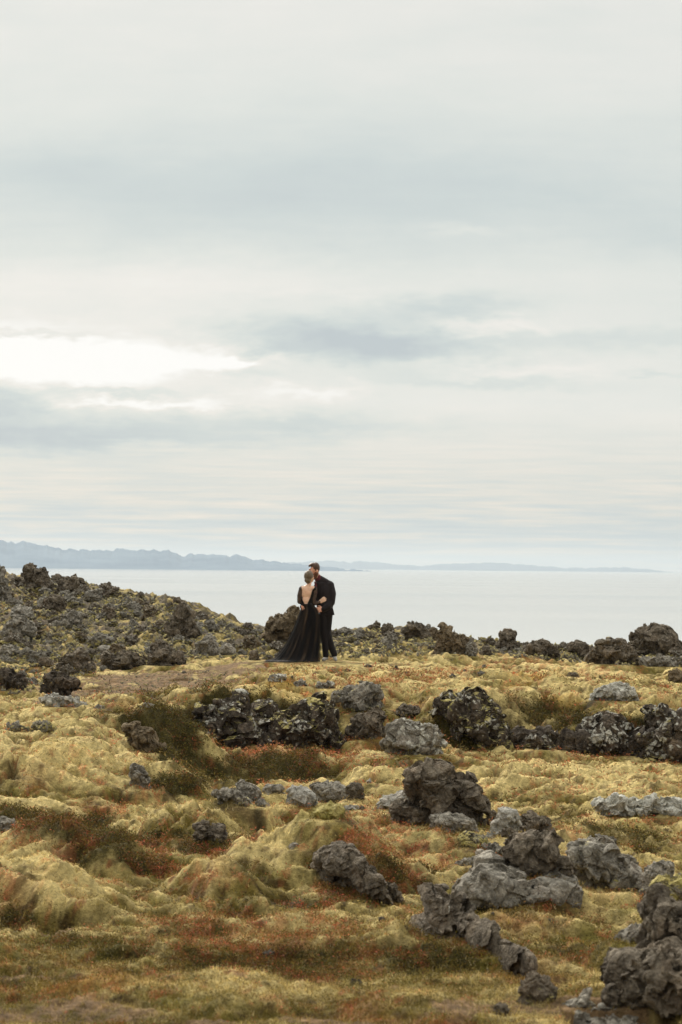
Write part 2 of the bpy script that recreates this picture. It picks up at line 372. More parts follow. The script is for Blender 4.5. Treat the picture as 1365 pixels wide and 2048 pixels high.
def H(x, y):
    x = np.asarray(x, float); y = np.asarray(y, float)
    s_ = x/(y+YO)
    c = np.interp(s_, scol, np.arange(len(scol))); r = np.interp(y, rows, np.arange(len(rows)))
    c0 = np.minimum(c.astype(int), len(scol)-2); r0 = np.minimum(r.astype(int), len(rows)-2)
    fc = c-c0; fr = r-r0
    return (GZ[r0, c0]*(1-fc)+GZ[r0, c0+1]*fc)*(1-fr) + (GZ[r0+1, c0]*(1-fc)+GZ[r0+1, c0+1]*fc)*fr
_Ym = np.arange(8.5, 72, .04)
def hit(px, py, ymin=8.5):
    """first ground point seen through photo pixel (px,py)"""
    P = pix(np.full_like(_Ym, px), np.full_like(_Ym, py), _Ym)
    b = (P[:, 2] < H(P[:, 0], P[:, 1])) & (_Ym >= ymin)
    if not b.any(): return None
    return P[np.argmax(b)]

# gaps and small hollows where the moss has torn between blocks
pit = np.zeros_like(GZ)
prg = np.random.default_rng(44)
PL = [(285,28.9,.30,.22,.40),(300,32.3,.4,.3,.3),(420,23.4,.30,.2,.40),(240,25.6,.3,.2,.25),(15,25.8,.35,.25,.35),(150,20.0,.35,.18,.2),(110,15.9,.4,.2,.22),(1010,38.3,.45,.4,.45),(720,38.0,.3,.3,.3),(700,19.0,.3,.2,.25),(900,22.0,.2,.2,.2),(1180,16.4,.25,.15,.2),(560,16.0,.3,.15,.15)]
for _ in range(150):
    yy_ = prg.uniform(12.5, 44); PL.append((prg.uniform(-40, 1400), yy_, prg.uniform(.10, .30), prg.uniform(.06, .2), prg.uniform(.06, .17)))
for (px, Yc, rx, ry, dep) in PL:
    cx = pix(px, 1500, Yc)[0]
    bb = (np.abs(GX-cx) < rx*2+.3) & (np.abs(GY-Yc) < ry*2+.3)
    r = np.sqrt(((GX[bb]-cx+perlin2(GX[bb]/.3, GY[bb]/.3, 95)*.12)/rx)**2 + ((GY[bb]-Yc+perlin2(GX[bb]/.3, GY[bb]/.3, 96)*.12)/ry)**2)
    wv = 1-sstep(.35, 1.15, r); GZ[bb] -= dep*wv; pit[bb] = np.maximum(pit[bb], wv)
# level, trodden spot where the couple stands
YS = 45.4; XS = pix(650, 1325, YS)[0]
fw = 1-sstep(.75, 1.6, np.sqrt(((GX-XS+.1)/1.5)**2+((GY-YS)/1.3)**2))
zt = pix(np.full_like(GX, 650), np.full_like(GX, 1325), YS)[..., 2]
GZ = GZ*(1-fw)+(zt-.00*GY+.05*(GZ-zt))*fw
bb = (PX > 520) & (PX < 700) & (GY < YS-.3) & (GY > YS-9)
gp_, gq_ = proj(np.stack([GX[bb], GY[bb], GZ[bb]], -1))
zt = pix(gp_, np.interp(gp_, [520, 535, 600, 640, 700], [1334, 1335, 1332, 1328, 1327]), GY[bb])[:, 2]
GZ[bb] += np.minimum(zt-GZ[bb], 0)*sstep(520, 535, gp_)*(1-sstep(685, 700, gp_))

# ------------------------------------------------------------------ ground colour: plant cover, with shade painted into creases, pits and viewer-facing slopes
n_a = fbm2(GX, GY, 1.1, 5, 31); n_b = fbm2(GX, GY, .33, 4, 32); n_c = fbm2(GX, GY, .11, 3, 33); n_d = fbm2(GX, GY, 3.1, 3, 34)
dzdy = np.gradient(GZ0+.5*amp1*H1, axis=0)/np.gradient(GY, axis=0)
steep = sstep(.40, 1.1, dzdy)  # slopes facing the viewer: heath grows there, and shade is painted in too
mossP = np.array(lin(193,176,120)); mossO = np.array(lin(116,103,46)); heath = np.array(lin(66,62,26)); rust = np.array(lin(132,76,48)); dirtC = np.array(lin(124,102,74)); goldC = np.array(lin(178,140,58)); brownC = np.array(lin(92,70,42)); rockC = np.array(lin(92,88,84))
def mixc(c, t, w_):
    return c*(1-w_[..., None]) + t*w_[..., None]
okp = 1-sstep(50, 58, GY)
C = np.zeros(GZ.shape+(3,)) + mossP
fgm = sstep(1780, 1900, PY)
wO = np.clip(.66 + .15*fgm - .70*pale + 1.3*n_a + .9*n_b + .8*steep + .4*n_d - .6*H1 - .6*H2 - .8*STK, 0, 1)
C = mixc(C, mossO, wO)
wB = sstep(.18, .55, -H2*.8 - STK*.8 + n_b*.9 + n_c*.6 + .15*steep)*.5*(1-.75*pale)  # hollows between the cushions shaded browner in the colour
C = mixc(C, brownC, wB)
n_e = fbm2(GX+perlin2(GX/.3, GY/.3, 71)*.12, GY*1.6, .17, 3, 72)
C = mixc(C, np.array(lin(70, 56, 32)), (1-sstep(.01, .09, np.abs(CR)))*sstep(-.1, .3, CR2)*.7*okp*soft)  # shadow of the moss creases painted as dark brown
wE = sstep(.06, .36, 1.1*n_e - .25*H3 - .2*H2)*(.75-.3*pale)*okp
C = mixc(C, np.array(lin(84, 64, 36)), wE)
n_f = fbm2(GX, GY, .5, 4, 73)
C = mixc(C, np.array(lin(112, 106, 44)), sstep(.05, .4, n_f)*(.55+.2*fgm)*(1-.6*pale))
C = mixc(C, np.array(lin(150, 104, 62)), sstep(.12, .45, fbm2(GX, GY, .8, 4, 74))*(.35+.4*fgm)*(1-.6*pale)*okp)
wG = np.clip(sstep(.25, .75, 1.05*grn + .6*n_a + .45*n_b + 1.0*steep*(GY<38) - .35*pale), 0, 1)*.85
C = mixc(C, heath, wG)
C = mixc(C, np.array(lin(60, 50, 32)), pit*.8)  # pits painted dark, their shade put into the ground colour
C = mixc(C, goldC, np.clip(gold*(.8+n_b), 0, 1)*.8)
wR = sstep(.30, .8, red*1.05 + 1.15*n_b + 1.6*n_c + .06*fgm + .12*n_a)
C = mixc(C, np.array(lin(150, 76, 50)), wR*.42)
wD = sstep(.40, .75, dirt - .06 + 1.0*n_b + .6*n_c)
C = mixc(C, dirtC*(1+.5*n_c[..., None]), wD)
wK = sstep(.36, .62, rubz*.55 + .9*n_b + .4*n_a)*rubz
C = mixc(C, np.array(lin(118, 104, 54)), rubz*.35)
C = mixc(C, rockC, wK*.8)
C = C*(1+.42*n_c[..., None]+.30*n_b[..., None]+.22*fbm2(GX, GY, .045, 2, 36)[..., None]*(GY < 30)[..., None])
C = np.clip(C, .008, .9); lum_ = C.mean(-1, keepdims=True)
C = C*np.clip(lum_/.24, .25, 1.6)**.30*0.99*np.array([1.03, 0.99, .95])

def mat_new(name):
    m = bpy.data.materials.new(name); m.use_nodes = True
    return m, NT(m.node_tree)
gm, g = mat_new('moss_ground')
tc = g.n('ShaderNodeTexCoord').outputs['Object']
att = g.n('ShaderNodeAttribute', attribute_name='col').outputs['Color']
f0 = g.noise(tc, 8, 4, .6); f1 = g.noise(tc, 28, 5, .65); f2 = g.noise(tc, 110, 4, .65)
vr = g.m('MULTIPLY', g.m('MULTIPLY', g.maprange(f0, .3, .7, .8, 1.2), g.maprange(f1, .3, .7, .66, 1.34)), g.maprange(f2, .3, .7, .72, 1.28))
colr = g.mix(1.0, att, g.n('ShaderNodeCombineXYZ', inp={0: vr, 1: vr, 2: vr}).outputs[0], 'MULTIPLY')
bmp = g.n('ShaderNodeBump', inp={'Height': g.m('ADD', g.m('MULTIPLY', f0, 1.6), g.m('ADD', f1, g.m('MULTIPLY', f2, .5))), 'Distance': .045, 'Strength': 1.0})
pb = g.n('ShaderNodeBsdfPrincipled', inp={'Base Color': colr, 'Roughness': .95, 'Specular IOR Level': .12, 'Normal': bmp.outputs[0]})
g.n('ShaderNodeOutputMaterial', inp={0: pb.outputs[0]})
nr, nc = GZ.shape

# ------------------------------------------------------------------ sea, far mountains, haze
SEA = -13.0
sm, g = mat_new('sea_water')
tc = g.n('ShaderNodeTexCoord').outputs['Object']
mp = g.n('ShaderNodeMapping', inp={0: tc, 'Scale': (.02, .05, 1)}).outputs[0]
b1 = g.noise(mp, 1.0, 6, .6)
mp2 = g.n('ShaderNodeMapping', inp={0: tc, 'Scale': (.0006, .004, 1)}).outputs[0]
b2 = g.noise(mp2, 1.0, 3, .5)
bmp = g.n('ShaderNodeBump', inp={'Height': b1, 'Distance': .3, 'Strength': .16})
pb = g.n('ShaderNodeBsdfPrincipled', inp={'Base Color': g.mix(g.maprange(b2, .35, .65), (.27, .285, .28), (.33, .335, .325)), 'Roughness': g.maprange(b2, .3, .7, .08, .16), 'IOR': 1.33, 'Specular IOR Level': .5, 'Normal': bmp.outputs[0]})
g.n('ShaderNodeOutputMaterial', inp={0: pb.outputs[0]})
sx = np.concatenate([-np.geomspace(26000, 300, 20), [0], np.geomspace(300, 26000, 20)]); sy = np.geomspace(200, 26000, 40)
gx, gy = np.meshgrid(sx, sy); ii = np.arange(gx.size).reshape(gx.shape)
sea = mesh_np('sea', np.stack([gx, gy, np.full_like(gx, SEA)], -1).reshape(-1, 3), np.stack([ii[:-1, :-1], ii[:-1, 1:], ii[1:, 1:], ii[1:, :-1]], -1).reshape(-1, 4), sm)
tag(sea, 'calm pale grey sea reaching to the far shore', 'sea', kind='structure')

mm, g = mat_new('far_mountain')
tc = g.n('ShaderNodeTexCoord').outputs['Object']
cc = g.mix(g.maprange(g.noise(tc, .006, 6, .6), .35, .65), (.08, .125, .18), (.13, .18, .235))  # some of the haze's blue is put into the base colour
pb = g.n('ShaderNodeBsdfPrincipled', inp={'Base Color': cc, 'Roughness': 1.0, 'Specular IOR Level': 0.0})
g.n('ShaderNodeOutputMaterial', inp={0: pb.outputs[0]})
def mountains(name, prof, Y0, depth, seed, label):
    px = np.linspace(prof[0][0], prof[-1][0], 520)
    py = np.interp(px, [p[0] for p in prof], [p[1] for p in prof])
    py = py + 10*fbm2(px, px*0+.3, 48, 5, seed+70, .62, 1)*(1 if Y0 < 9000 else .5) + 1.0*perlin2(px/9, px*0+.5, seed+71)
    crest = pix(px, py, np.full_like(px, Y0))
    t = np.linspace(-1, 1, 41)
    Pts = np.zeros((len(t), len(px), 3))
    hc = np.maximum(crest[:, 2]-SEA, 0)
    for i, tt in enumerate(t):
        f = (1-abs(tt))**(.75 if tt < 0 else 1.0)
        y = Y0 + tt*depth
        x = crest[:, 0]*(y/Y0)
        n = fbm2(x, np.full_like(x, y), Y0*.035, 5, seed, .55, 2)
        z = SEA - 3 + (hc+3)*f + n*hc*.35*(1-abs(tt))*min(1, abs(tt)*4)
        Pts[i] = np.stack([x, np.full_like(x, y), z], -1)
    ii = np.arange(Pts.shape[0]*Pts.shape[1]).reshape(Pts.shape[:2])
    o = mesh_np(name, Pts.reshape(-1, 3), np.stack([ii[:-1, :-1], ii[:-1, 1:], ii[1:, 1:], ii[1:, :-1]], -1).reshape(-1, 4), mm)
    tag(o, label, 'mountains', kind='structure')
mountains('mountains', [(-900,1120),(-600,1086),(-420,1095),(-250,1078),(-120,1090),(-40,1079),(10,1083),(30,1086),(60,1084),(100,1094),(125,1100),(160,1099),(190,1102),(240,1098),(290,1102),(340,1102),(352,1106),(370,1113),(384,1108),(410,1111),(470,1110),(500,1117),(530,1122),(600,1130),(680,1138),(760,1146),(860,1158)], 8000, 700, 3, 'blue hazy mountain range across the sea on the left')
mountains('mountains.001', [(420,1150),(480,1138),(560,1127),(640,1122.5),(740,1123.5),(800,1131),(850,1132),(885,1129),(975,1125.5),(1040,1129),(1110,1135),(1170,1137),(1250,1135.5),(1310,1141),(1350,1147),(1400,1150),(1600,1147),(1800,1152)], 15500, 900, 5, 'fainter low mountain range across the sea in the middle and right')

hz, g = mat_new('haze_air')
vol = g.n('ShaderNodeVolumePrincipled', inp={'Color': (.52, .575, .62, 1), 'Density': 0.00008, 'Anisotropy': 0.3})
g.n('ShaderNodeOutputMaterial', inp={1: vol.outputs[0]})
hx, hy0, hy1, hz0, hz1 = 26500, -60, 26500, -28.0, 120
Vb = [(x, y, z) for z in (hz0, hz1) for y in (hy0, hy1) for x in (-hx, hx)]
haze = mesh_np('haze', Vb, [(0,2,3,1),(4,5,7,6),(0,1,5,4),(2,6,7,3),(0,4,6,2),(1,3,7,5)], hz, False)
tag(haze, 'thin blue sea haze', 'haze', kind='stuff')

# ------------------------------------------------------------------ rock materials
_rm = {}
def rock_mat(tone='dark', lichen=0.1, moss=0.2):
    key = (tone, round(lichen, 2), round(moss, 2))
    if key in _rm: return _rm[key]
    m, g = mat_new('lava_' + tone); _rm[key] = m
    oi = g.n('ShaderNodeObjectInfo')
    tc = g.n('ShaderNodeTexCoord').outputs['Object']
    off = g.n('ShaderNodeVectorMath', operation='ADD', inp={0: tc, 1: g.n('ShaderNodeCombineXYZ', inp={0: g.m('MULTIPLY', oi.outputs['Random'], 37.0), 1: 0.0, 2: 0.0}).outputs[0]}).outputs[0]
    a, b = {'black': ((46,39,33),(104,95,83)), 'dark': ((68,60,50),(134,124,108)), 'white': ((150,148,138),(206,204,194)), 'brown': ((80,69,53),(138,123,99)), 'grey': ((96,91,81),(166,160,147)), 'pale': ((134,131,122),(178,174,163))}[tone]  # black is dark lava with the ledge's deep shade put into its colour
    n1 = g.noise(off, 3.5, 6, .65); n2 = g.noise(off, 17, 5, .7); n3 = g.noise(off, 60, 3, .6)
    base = g.mix(g.maprange(g.m('ADD', g.m('MULTIPLY', n1, .6), g.m('MULTIPLY', n2, .4)), .38, .64), lin(*a), lin(*b))
    base = g.mix(g.maprange(n1, .52, .68, 0, .35), base, lin(96, 72, 50))
    # lichen crusts
    vo = g.n('ShaderNodeTexVoronoi', inp={'Scale': 9.0, 'Vector': g.n('ShaderNodeVectorMath', operation='ADD', inp={0: off, 1: g.n('ShaderNodeVectorMath', operation='SCALE', inp={0: g.n('ShaderNodeTexNoise', inp={'Vector': off, 'Scale': 9.0}).outputs[1], 'Scale': .12}).outputs[0]}).outputs[0]})
    lic = g.m('ADD', g.m('MULTIPLY', g.m('SUBTRACT', 1.0, vo.outputs['Distance']), .5), g.m('ADD', g.m('MULTIPLY', g.noise(off, 2.2, 4, .6), .8), g.m('MULTIPLY', n2, .35)))
    geo_ = g.n('ShaderNodeNewGeometry')
    nz = g.n('ShaderNodeSeparateXYZ', inp={0: geo_.outputs['Normal']}).outputs[2]
    lt = 1.30 - lichen*.72
    lmask = g.maprange(g.m('ADD', lic, g.m('MULTIPLY', nz, .06)), lt, lt+.06)
    base = g.mix(g.m('MULTIPLY', lmask, g.maprange(n2, .35, .6, .45, .95)), base, g.mix(n3, lin(152,150,138), lin(210,207,194)))
    # moss cushions on upward faces
    mn = g.m('ADD', g.m('MULTIPLY', nz, .62), g.m('MULTIPLY', g.m('SUBTRACT', g.noise(off, 4.5, 5, .6), .5), 1.6))
    oz = g.n('ShaderNodeSeparateXYZ', inp={0: tc}).outputs[2]
    mn = g.m('ADD', mn, g.maprange(oz, -.02, .16, .75, 0.0))
    mt = 1.15 - moss*1.15
    mmask = g.maprange(mn, mt, mt+.14)
    mc = g.mix(g.maprange(g.noise(off, 8, 4, .6), .35, .65), lin(120,112,52), lin(186,172,116))
    base = g.mix(mmask, base, mc)
    spk = g.m('MULTIPLY', g.maprange(n3, .3, .7, .70, 1.30), g.maprange(n2, .35, .65, .72, 1.22))
    base = g.mix(1.0, base, g.n('ShaderNodeCombineXYZ', inp={0: spk, 1: spk, 2: spk}).outputs[0], 'MULTIPLY')
    bh = g.m('ADD', g.m('ADD', g.m('MULTIPLY', n2, .7), g.m('MULTIPLY', n3, .35)), g.m('MULTIPLY', lmask, .10))
    bp = g.n('ShaderNodeBump', inp={'Height': bh, 'Distance': .05, 'Strength': .85})
    pb = g.n('ShaderNodeBsdfPrincipled', inp={'Base Color': base, 'Roughness': .9, 'Specular IOR Level': .12, 'Normal': bp.outputs[0]})
    g.n('ShaderNodeOutputMaterial', inp={0: pb.outputs[0]})
    return m

# ------------------------------------------------------------------ rock shapes
def ico(sub):
    b = bmesh.new(); bmesh.ops.create_icosphere(b, subdivisions=sub, radius=1.0)
    V_ = np.array([v.co[:] for v in b.verts]); F_ = np.array([[v.index for v in f.verts] for f in b.faces]); b.free()
    return V_, F_
ICO1, ICO1F = ico(1); ICO2, ICO2F = ico(2); ICO3, ICO3F = ico(3)
BOX = np.array([(a, b_, c) for a in (-1, 1) for b_ in (-1, 1) for c in (-1, 1)], float)
def chunk_pts(r, c, R, flat=1.0, rot=None):
    """angular block: a jittered, corner-cut box turned with the joints of its rock"""
    if rot is None: rot = _rot(R)
    q_ = BOX*np.array([R.uniform(.62, .95), R.uniform(.6, .95), R.uniform(.55, .85)*flat]) + R.normal(size=(8, 3))*.13
    ax = np.array([(1.0, 0, 0), (-1, 0, 0), (0, 1, 0), (0, -1, 0), (0, 0, 1), (0, 0, -1)])*R.uniform(.6, 1.05, (6, 1)) + R.normal(size=(6, 3))*.18
    ax[:, 2] *= flat
    q_ = np.vstack([q_, ax])
    t = _small(R, .28)
    return (q_@t.T@rot.T)*r + c
def _rot(R):
    return np.array(Matrix.Rotation(R.uniform(-.5, .5), 3, 'X') @ Matrix.Rotation(R.uniform(-.6, .6), 3, 'Y') @ Matrix.Rotation(R.uniform(0, 3.14), 3, 'Z'))
def _small(R, a):
    return np.array(Matrix.Rotation(R.normal()*a, 3, 'X') @ Matrix.Rotation(R.normal()*a, 3, 'Y') @ Matrix.Rotation(R.normal()*a, 3, 'Z'))
def remesh(parts, voxel, smooth_it=0, core=None):
    """parts: list of point clouds (their hulls are united) -> verts, quads"""
    b = bmesh.new()
    for p in parts:
        vs = [b.verts.new(q_) for q_ in p]
        r = bmesh.ops.convex_hull(b, input=vs, use_existing_faces=False)
        junk = {e for e in r['geom_interior'] if isinstance(e, bmesh.types.BMVert)} | {e for e in r['geom_unused'] if isinstance(e, bmesh.types.BMVert)}
        if junk: bmesh.ops.delete(b, geom=list(junk), context='VERTS')
    if core:
        lv = [[b.verts.new(q_) for q_ in ring] for ring in core]; m = len(core[0])
        for i in range(len(lv)-1):
            for k in range(m): b.faces.new((lv[i][k], lv[i][(k+1) % m], lv[i+1][(k+1) % m], lv[i+1][k]))
        b.faces.new(lv[0][::-1]); b.faces.new(lv[-1])
        bmesh.ops.triangulate(b, faces=[f for f in b.faces if len(f.verts) > 4])
        bmesh.ops.recalc_face_normals(b, faces=b.faces[:])
    me = bpy.data.meshes.new('tmp'); b.to_mesh(me); b.free()
    o = bpy.data.objects.new('tmp', me); COL.objects.link(o)
    md = o.modifiers.new('r', 'REMESH'); md.mode = 'VOXEL'; md.voxel_size = voxel; md.adaptivity = 0
    dg = bpy.context.evaluated_depsgraph_get(); ev = o.evaluated_get(dg); em = ev.to_mesh()
    V_ = np.zeros(len(em.vertices)*3, np.float32); em.vertices.foreach_get('co', V_); V_ = V_.reshape(-1, 3).astype(float)
    L = np.zeros(len(em.loops), np.int32); em.loops.foreach_get('vertex_index', L)
    F_ = L.reshape(-1, 4)
    ev.to_mesh_clear(); bpy.data.objects.remove(o); bpy.data.meshes.remove(me)
    # keep the largest connected piece
    lab = np.arange(len(V_))
    for _ in range(200):
        m_ = lab[F_].min(1); new = lab.copy(); np.minimum.at(new, F_.ravel(), np.repeat(m_, 4)); new = new[new]
        if (new == lab).all(): break
        lab = new
    u_, ct = np.unique(lab, return_counts=True)
    if len(u_) > 1:
        kp = lab == u_[np.argmax(ct)]; mp_ = np.cumsum(kp)-1; F_ = mp_[F_[kp[F_[:, 0]]]]; V_ = V_[kp]
    for _ in range(smooth_it): V_ = lap(V_, F_)
    return V_, F_
def lap(V_, F_, k=.6):
    acc = np.zeros_like(V_); cnt = np.zeros(len(V_))
    for a, b_ in ((0,1),(1,2),(2,3),(3,0)):
        for i in range(3):
            acc[:, i] += np.bincount(F_[:, a], V_[F_[:, b_], i], len(V_)) + np.bincount(F_[:, b_], V_[F_[:, a], i], len(V_))
        cnt += np.bincount(F_[:, a], minlength=len(V_)) + np.bincount(F_[:, b_], minlength=len(V_))
    return V_*(1-k) + k*acc/cnt[:, None]
def normals(V_, F_):
    n = np.cross(V_[F_[:, 2]]-V_[F_[:, 0]], V_[F_[:, -1]]-V_[F_[:, 1]])
    o = np.zeros_like(V_)
    for a in range(F_.shape[1]):
        for i in range(3): o[:, i] += np.bincount(F_[:, a], n[:, i], len(V_))
    return o/np.maximum(np.linalg.norm(o, axis=1), 1e-9)[:, None]
def craggy(V_, F_, size, seed, rough=1.0):
    n = normals(V_, F_)
    if rough > 0:
        R = np.random.default_rng(seed+5)
        lo, hi = V_.min(0), V_.max(0)
        d = np.zeros(len(V_))
        Wp_ = V_ + .12*size*np.stack([perlin3(V_/(size*.35), seed+i) for i in range(3)], -1)
        for cell, k in ((.34, .55), (.15, .60)):               # broken facets, each tilted its own way
            cs = cell*size; m = int(min(260, max(12, np.prod((hi-lo)/cs+1)*.6)))
            sp = R.uniform(lo-.05*size, hi+.05*size, (m, 3)); dr = R.normal(size=(m, 3)); dr /= np.linalg.norm(dr, axis=1)[:, None]
            best = np.full(len(V_), 1e9); bi = np.zeros(len(V_), int)
            for q_ in range(m):
                e = ((Wp_-sp[q_])**2).sum(1); c_ = e < best; best[c_] = e[c_]; bi[c_] = q_
            d += np.clip(((V_-sp[bi])*dr[bi]).sum(1)*k, -cs*.28, cs*.28)
        d += .035*size*fbm3(Wp_, size*.30, 3, seed+3, .55, 2) + .028*min(size, .7)*fbm3(V_, .085*max(size, .35)+.02, 3, seed+21, .6, 2)
        V_ = V_ + n*(d*rough)[:, None]
    return V_
def poly_dist(P, poly):
    """inside mask and distance to the outline"""
    d = np.full(len(P), 1e9); ins = np.zeros(len(P), bool)
    for i in range(len(poly)):
        a = poly[i]; b = poly[(i+1) % len(poly)]; ab = b-a
        t = np.clip(((P-a)@ab)/max(ab@ab, 1e-9), 0, 1)
        d = np.minimum(d, np.linalg.norm(P-(a+t[:, None]*ab), axis=1))
        c = ((a[1] > P[:, 1]) != (b[1] > P[:, 1])) & (P[:, 0] < (b[0]-a[0])*(P[:, 1]-a[1])/(b[1]-a[1]+1e-12)+a[0])
        ins ^= c
    return ins, d
ROCKS = []
def hero(name, label, cat, frame, pts, tone='dark', lichen=.15, moss=.15, rough=1.0, T=None, Y=None, sink=.12, group=None, flat=1.0, nmax=46, cf=.25, base=None, carve=True, slant=0.0, grow=.95):
    x0, y0, sc_ = frame
    pp = np.array([(x0+a/sc_, y0+b_/sc_) for a, b_ in pts], float)
    cxp = pp[:, 0].mean(); top, bot = pp[:, 1].min(), pp[:, 1].max()
    if Y is None:
        hh = hit(cxp, bot-1.5 if base is None else base)
        if hh is not None: Y = hh[1]
        else:
            Pc = pix(np.full_like(_Ym, cxp), np.full_like(_Ym, bot), _Ym); el = H(Pc[:, 0], _Ym)/_Ym; Y = _Ym[np.argmax(el)]
    mpp = Y/F
    wdt = (pp[:, 0].max()-pp[:, 0].min())*mpp; hgt = (bot-top)*mpp
    if T is None: T = max(.75*min(wdt, 1.6*hgt), .5*min(wdt, hgt), .08)
    Yc = Y + T*.32
    mpp = Yc/F
    W3 = pix(pp[:, 0], pp[:, 1], np.full(len(pp), Yc))
    poly = W3[:, [0, 2]]
    R = np.random.default_rng(abs(hash((round(cxp), round(bot)))) % 99991)
    lo, hi = poly.min(0), poly.max(0)
    P = R.uniform(lo, hi, (5000, 2)); ins, d = poly_dist(P, poly); P, d = P[ins], d[ins]
    dmax = d.max(); o = np.argsort(-d*R.uniform(.75, 1.0, len(d)))
    rmax = dmax*.95; rmin = max(dmax*.10, 1.3*mpp)
    ch = []; parts = []; rot = _rot(R)
    for i in o:
        r = min(d[i], rmax)
        if r < rmin: continue
        if any(np.hypot(*(P[i]-c)) < max(.62*rc, .35*r) for c, rc in ch): continue
        ch.append((P[i], r))
        if len(ch) >= nmax: break
    # thin corners
    for c, r in ch:
        rr = min(r, .5*max(hgt, .3*wdt))
        half = T*.5*min(1, (r/dmax)**.5)
        ny = 1 if half < r*1.2 else 3
        for k in range(ny):
            yy = (0 if ny == 1 else (-half+rr*.7 + (2*half-1.4*rr)*k/2)) + R.uniform(-.15, .15)*rr
            jr = R.uniform(.82, 1.06)
            parts.append(chunk_pts(rr*grow*(1 if k == 1 or ny == 1 else jr), np.array([c[0], Yc+yy, c[1]]), R, flat, rot))
    core = []
    cen = P[np.argmax(d)]
    for yy, sc2 in ((-.46, .50), (-.30, .80), (0, .97), (.30, .85), (.46, .55)):
        q2 = cen + (poly-cen)*(sc2*R.uniform(.93, 1.05, (len(poly), 1)))
        core.append(np.column_stack([q2[:, 0], Yc+yy*T*(1+R.uniform(-.12, .12, len(poly))), q2[:, 1]]))
    if carve and 13.5 < Yc < 50:          # bed of ground under the rock
        yb_ = pp[:, 1].max()
        fx_ = np.abs(GX-poly[:, 0].mean())/(wdt*.55+.05); fy_ = np.abs(GY-Yc)/(T*.8+.12)
        fw = 1-sstep(.75, 1.7, np.sqrt(fx_**2+fy_**2)); bb = fw > 0
        GZ[bb] += np.clip(lo[1]+.03-GZ[bb], 0, .6)*fw[bb]
    # the moss lies lower where it meets the near foot of the rock
    bb = (PX > pp[:, 0].min()-20) & (PX < pp[:, 0].max()+20) & (GY < Yc-T*cf+slant*(GX-poly[:, 0].mean())/wdt) & (GY > Yc-max(2.2, .14*Yc)) & (PY > top-5) & (PY < bot+60)
    if carve and bb.any():
        gp, gq = proj(np.stack([GX[bb], GY[bb], GZ[bb]], -1))
        xs_ = np.linspace(pp[:, 0].min(), pp[:, 0].max(), 40); yb = []
        for x_ in xs_:
            c_ = [a_[1]+(b2[1]-a_[1])*(x_-a_[0])/(b2[0]-a_[0]) for a_, b2 in zip(pp, np.roll(pp, -1, 0)) if (a_[0]-x_)*(b2[0]-x_) <= 0 and a_[0] != b2[0]]
            yb.append(max(c_) if c_ else bot)
        tgt = np.interp(gp, xs_, yb) - 2.0 - np.clip(.15+perlin2(gp/17, gp*0+cxp, 7)+.5*perlin2(gp/6, gp*0+cxp, 8), 0, 1)*min(11, .16*(bot-top))
        edge = sstep(pp[:, 0].min()-20, pp[:, 0].min()+6, gp)*(1-sstep(pp[:, 0].max()-6, pp[:, 0].max()+20, gp))*sstep(Yc-max(2.2, .14*Yc), Yc-max(1.4, .09*Yc), GY[bb])
        zt = pix(gp, tgt, GY[bb])[:, 2]
        dzz = np.minimum(zt-GZ[bb], 0)*edge
        GZ[bb] += np.maximum(dzz, -.8)
    # root in the ground
    for x in np.linspace(lo[0]+.08*wdt, hi[0]-.08*wdt, 6):
        zc_ = [a_[1]+(b2[1]-a_[1])*(x-a_[0])/(b2[0]-a_[0]) for a_, b2 in zip(poly, np.roll(poly, -1, 0)) if (a_[0]-x)*(b2[0]-x) <= 0 and a_[0] != b2[0]]
        if len(zc_) < 2: continue
        zl, zh = min(zc_), max(zc_); r = min(.42*(zh-zl), .24*wdt)
        if r > 1.5*mpp: parts.append(chunk_pts(r, np.array([x, Yc, zl+.25*r-.04]), R, flat, rot))
    vox = max(1.15*mpp, max(wdt, hgt)/150)
    V_, F_ = remesh(parts, vox, core=core)
    size = min(wdt, hgt)**.5*max(wdt, hgt)**.5
    V_ = craggy(V_, F_, min(size, 1.1), int(cxp*7) % 1000, rough)
    if slant:
        V_ = V_*((V_[:, 1]+slant*(V_[:, 0]-poly[:, 0].mean())/wdt)/V_[:, 1])[:, None]
    org = np.array([poly[:, 0].mean(), Yc, lo[1]])
    ob = mesh_np(name, V_-org, F_, rock_mat(tone, lichen, moss), False)
    ob.location = org
    tag(ob, label, cat, group)
    ROCKS.append(ob)
    return ob

Z1 = (360,1340,3.4125); Z2 = (680,1340,3.592); Z3 = (1000,1340,3.74); Z4 = (400,1520,3.79); Z5 = (700,1500,3.4125)
Z7 = (665,1650,1.95); Z7b = (560,1660,2.528); Z8 = (0,1100,4.55); M1 = (280,1150,4.875); B7 = (520,1220,7.583)
RA = (660,1200,4.55); RB = (940,1200,3.212); ZL = (0,1380,2.967); ZM = (0,1620,2.76); Z5b = (665,1350,1.95)
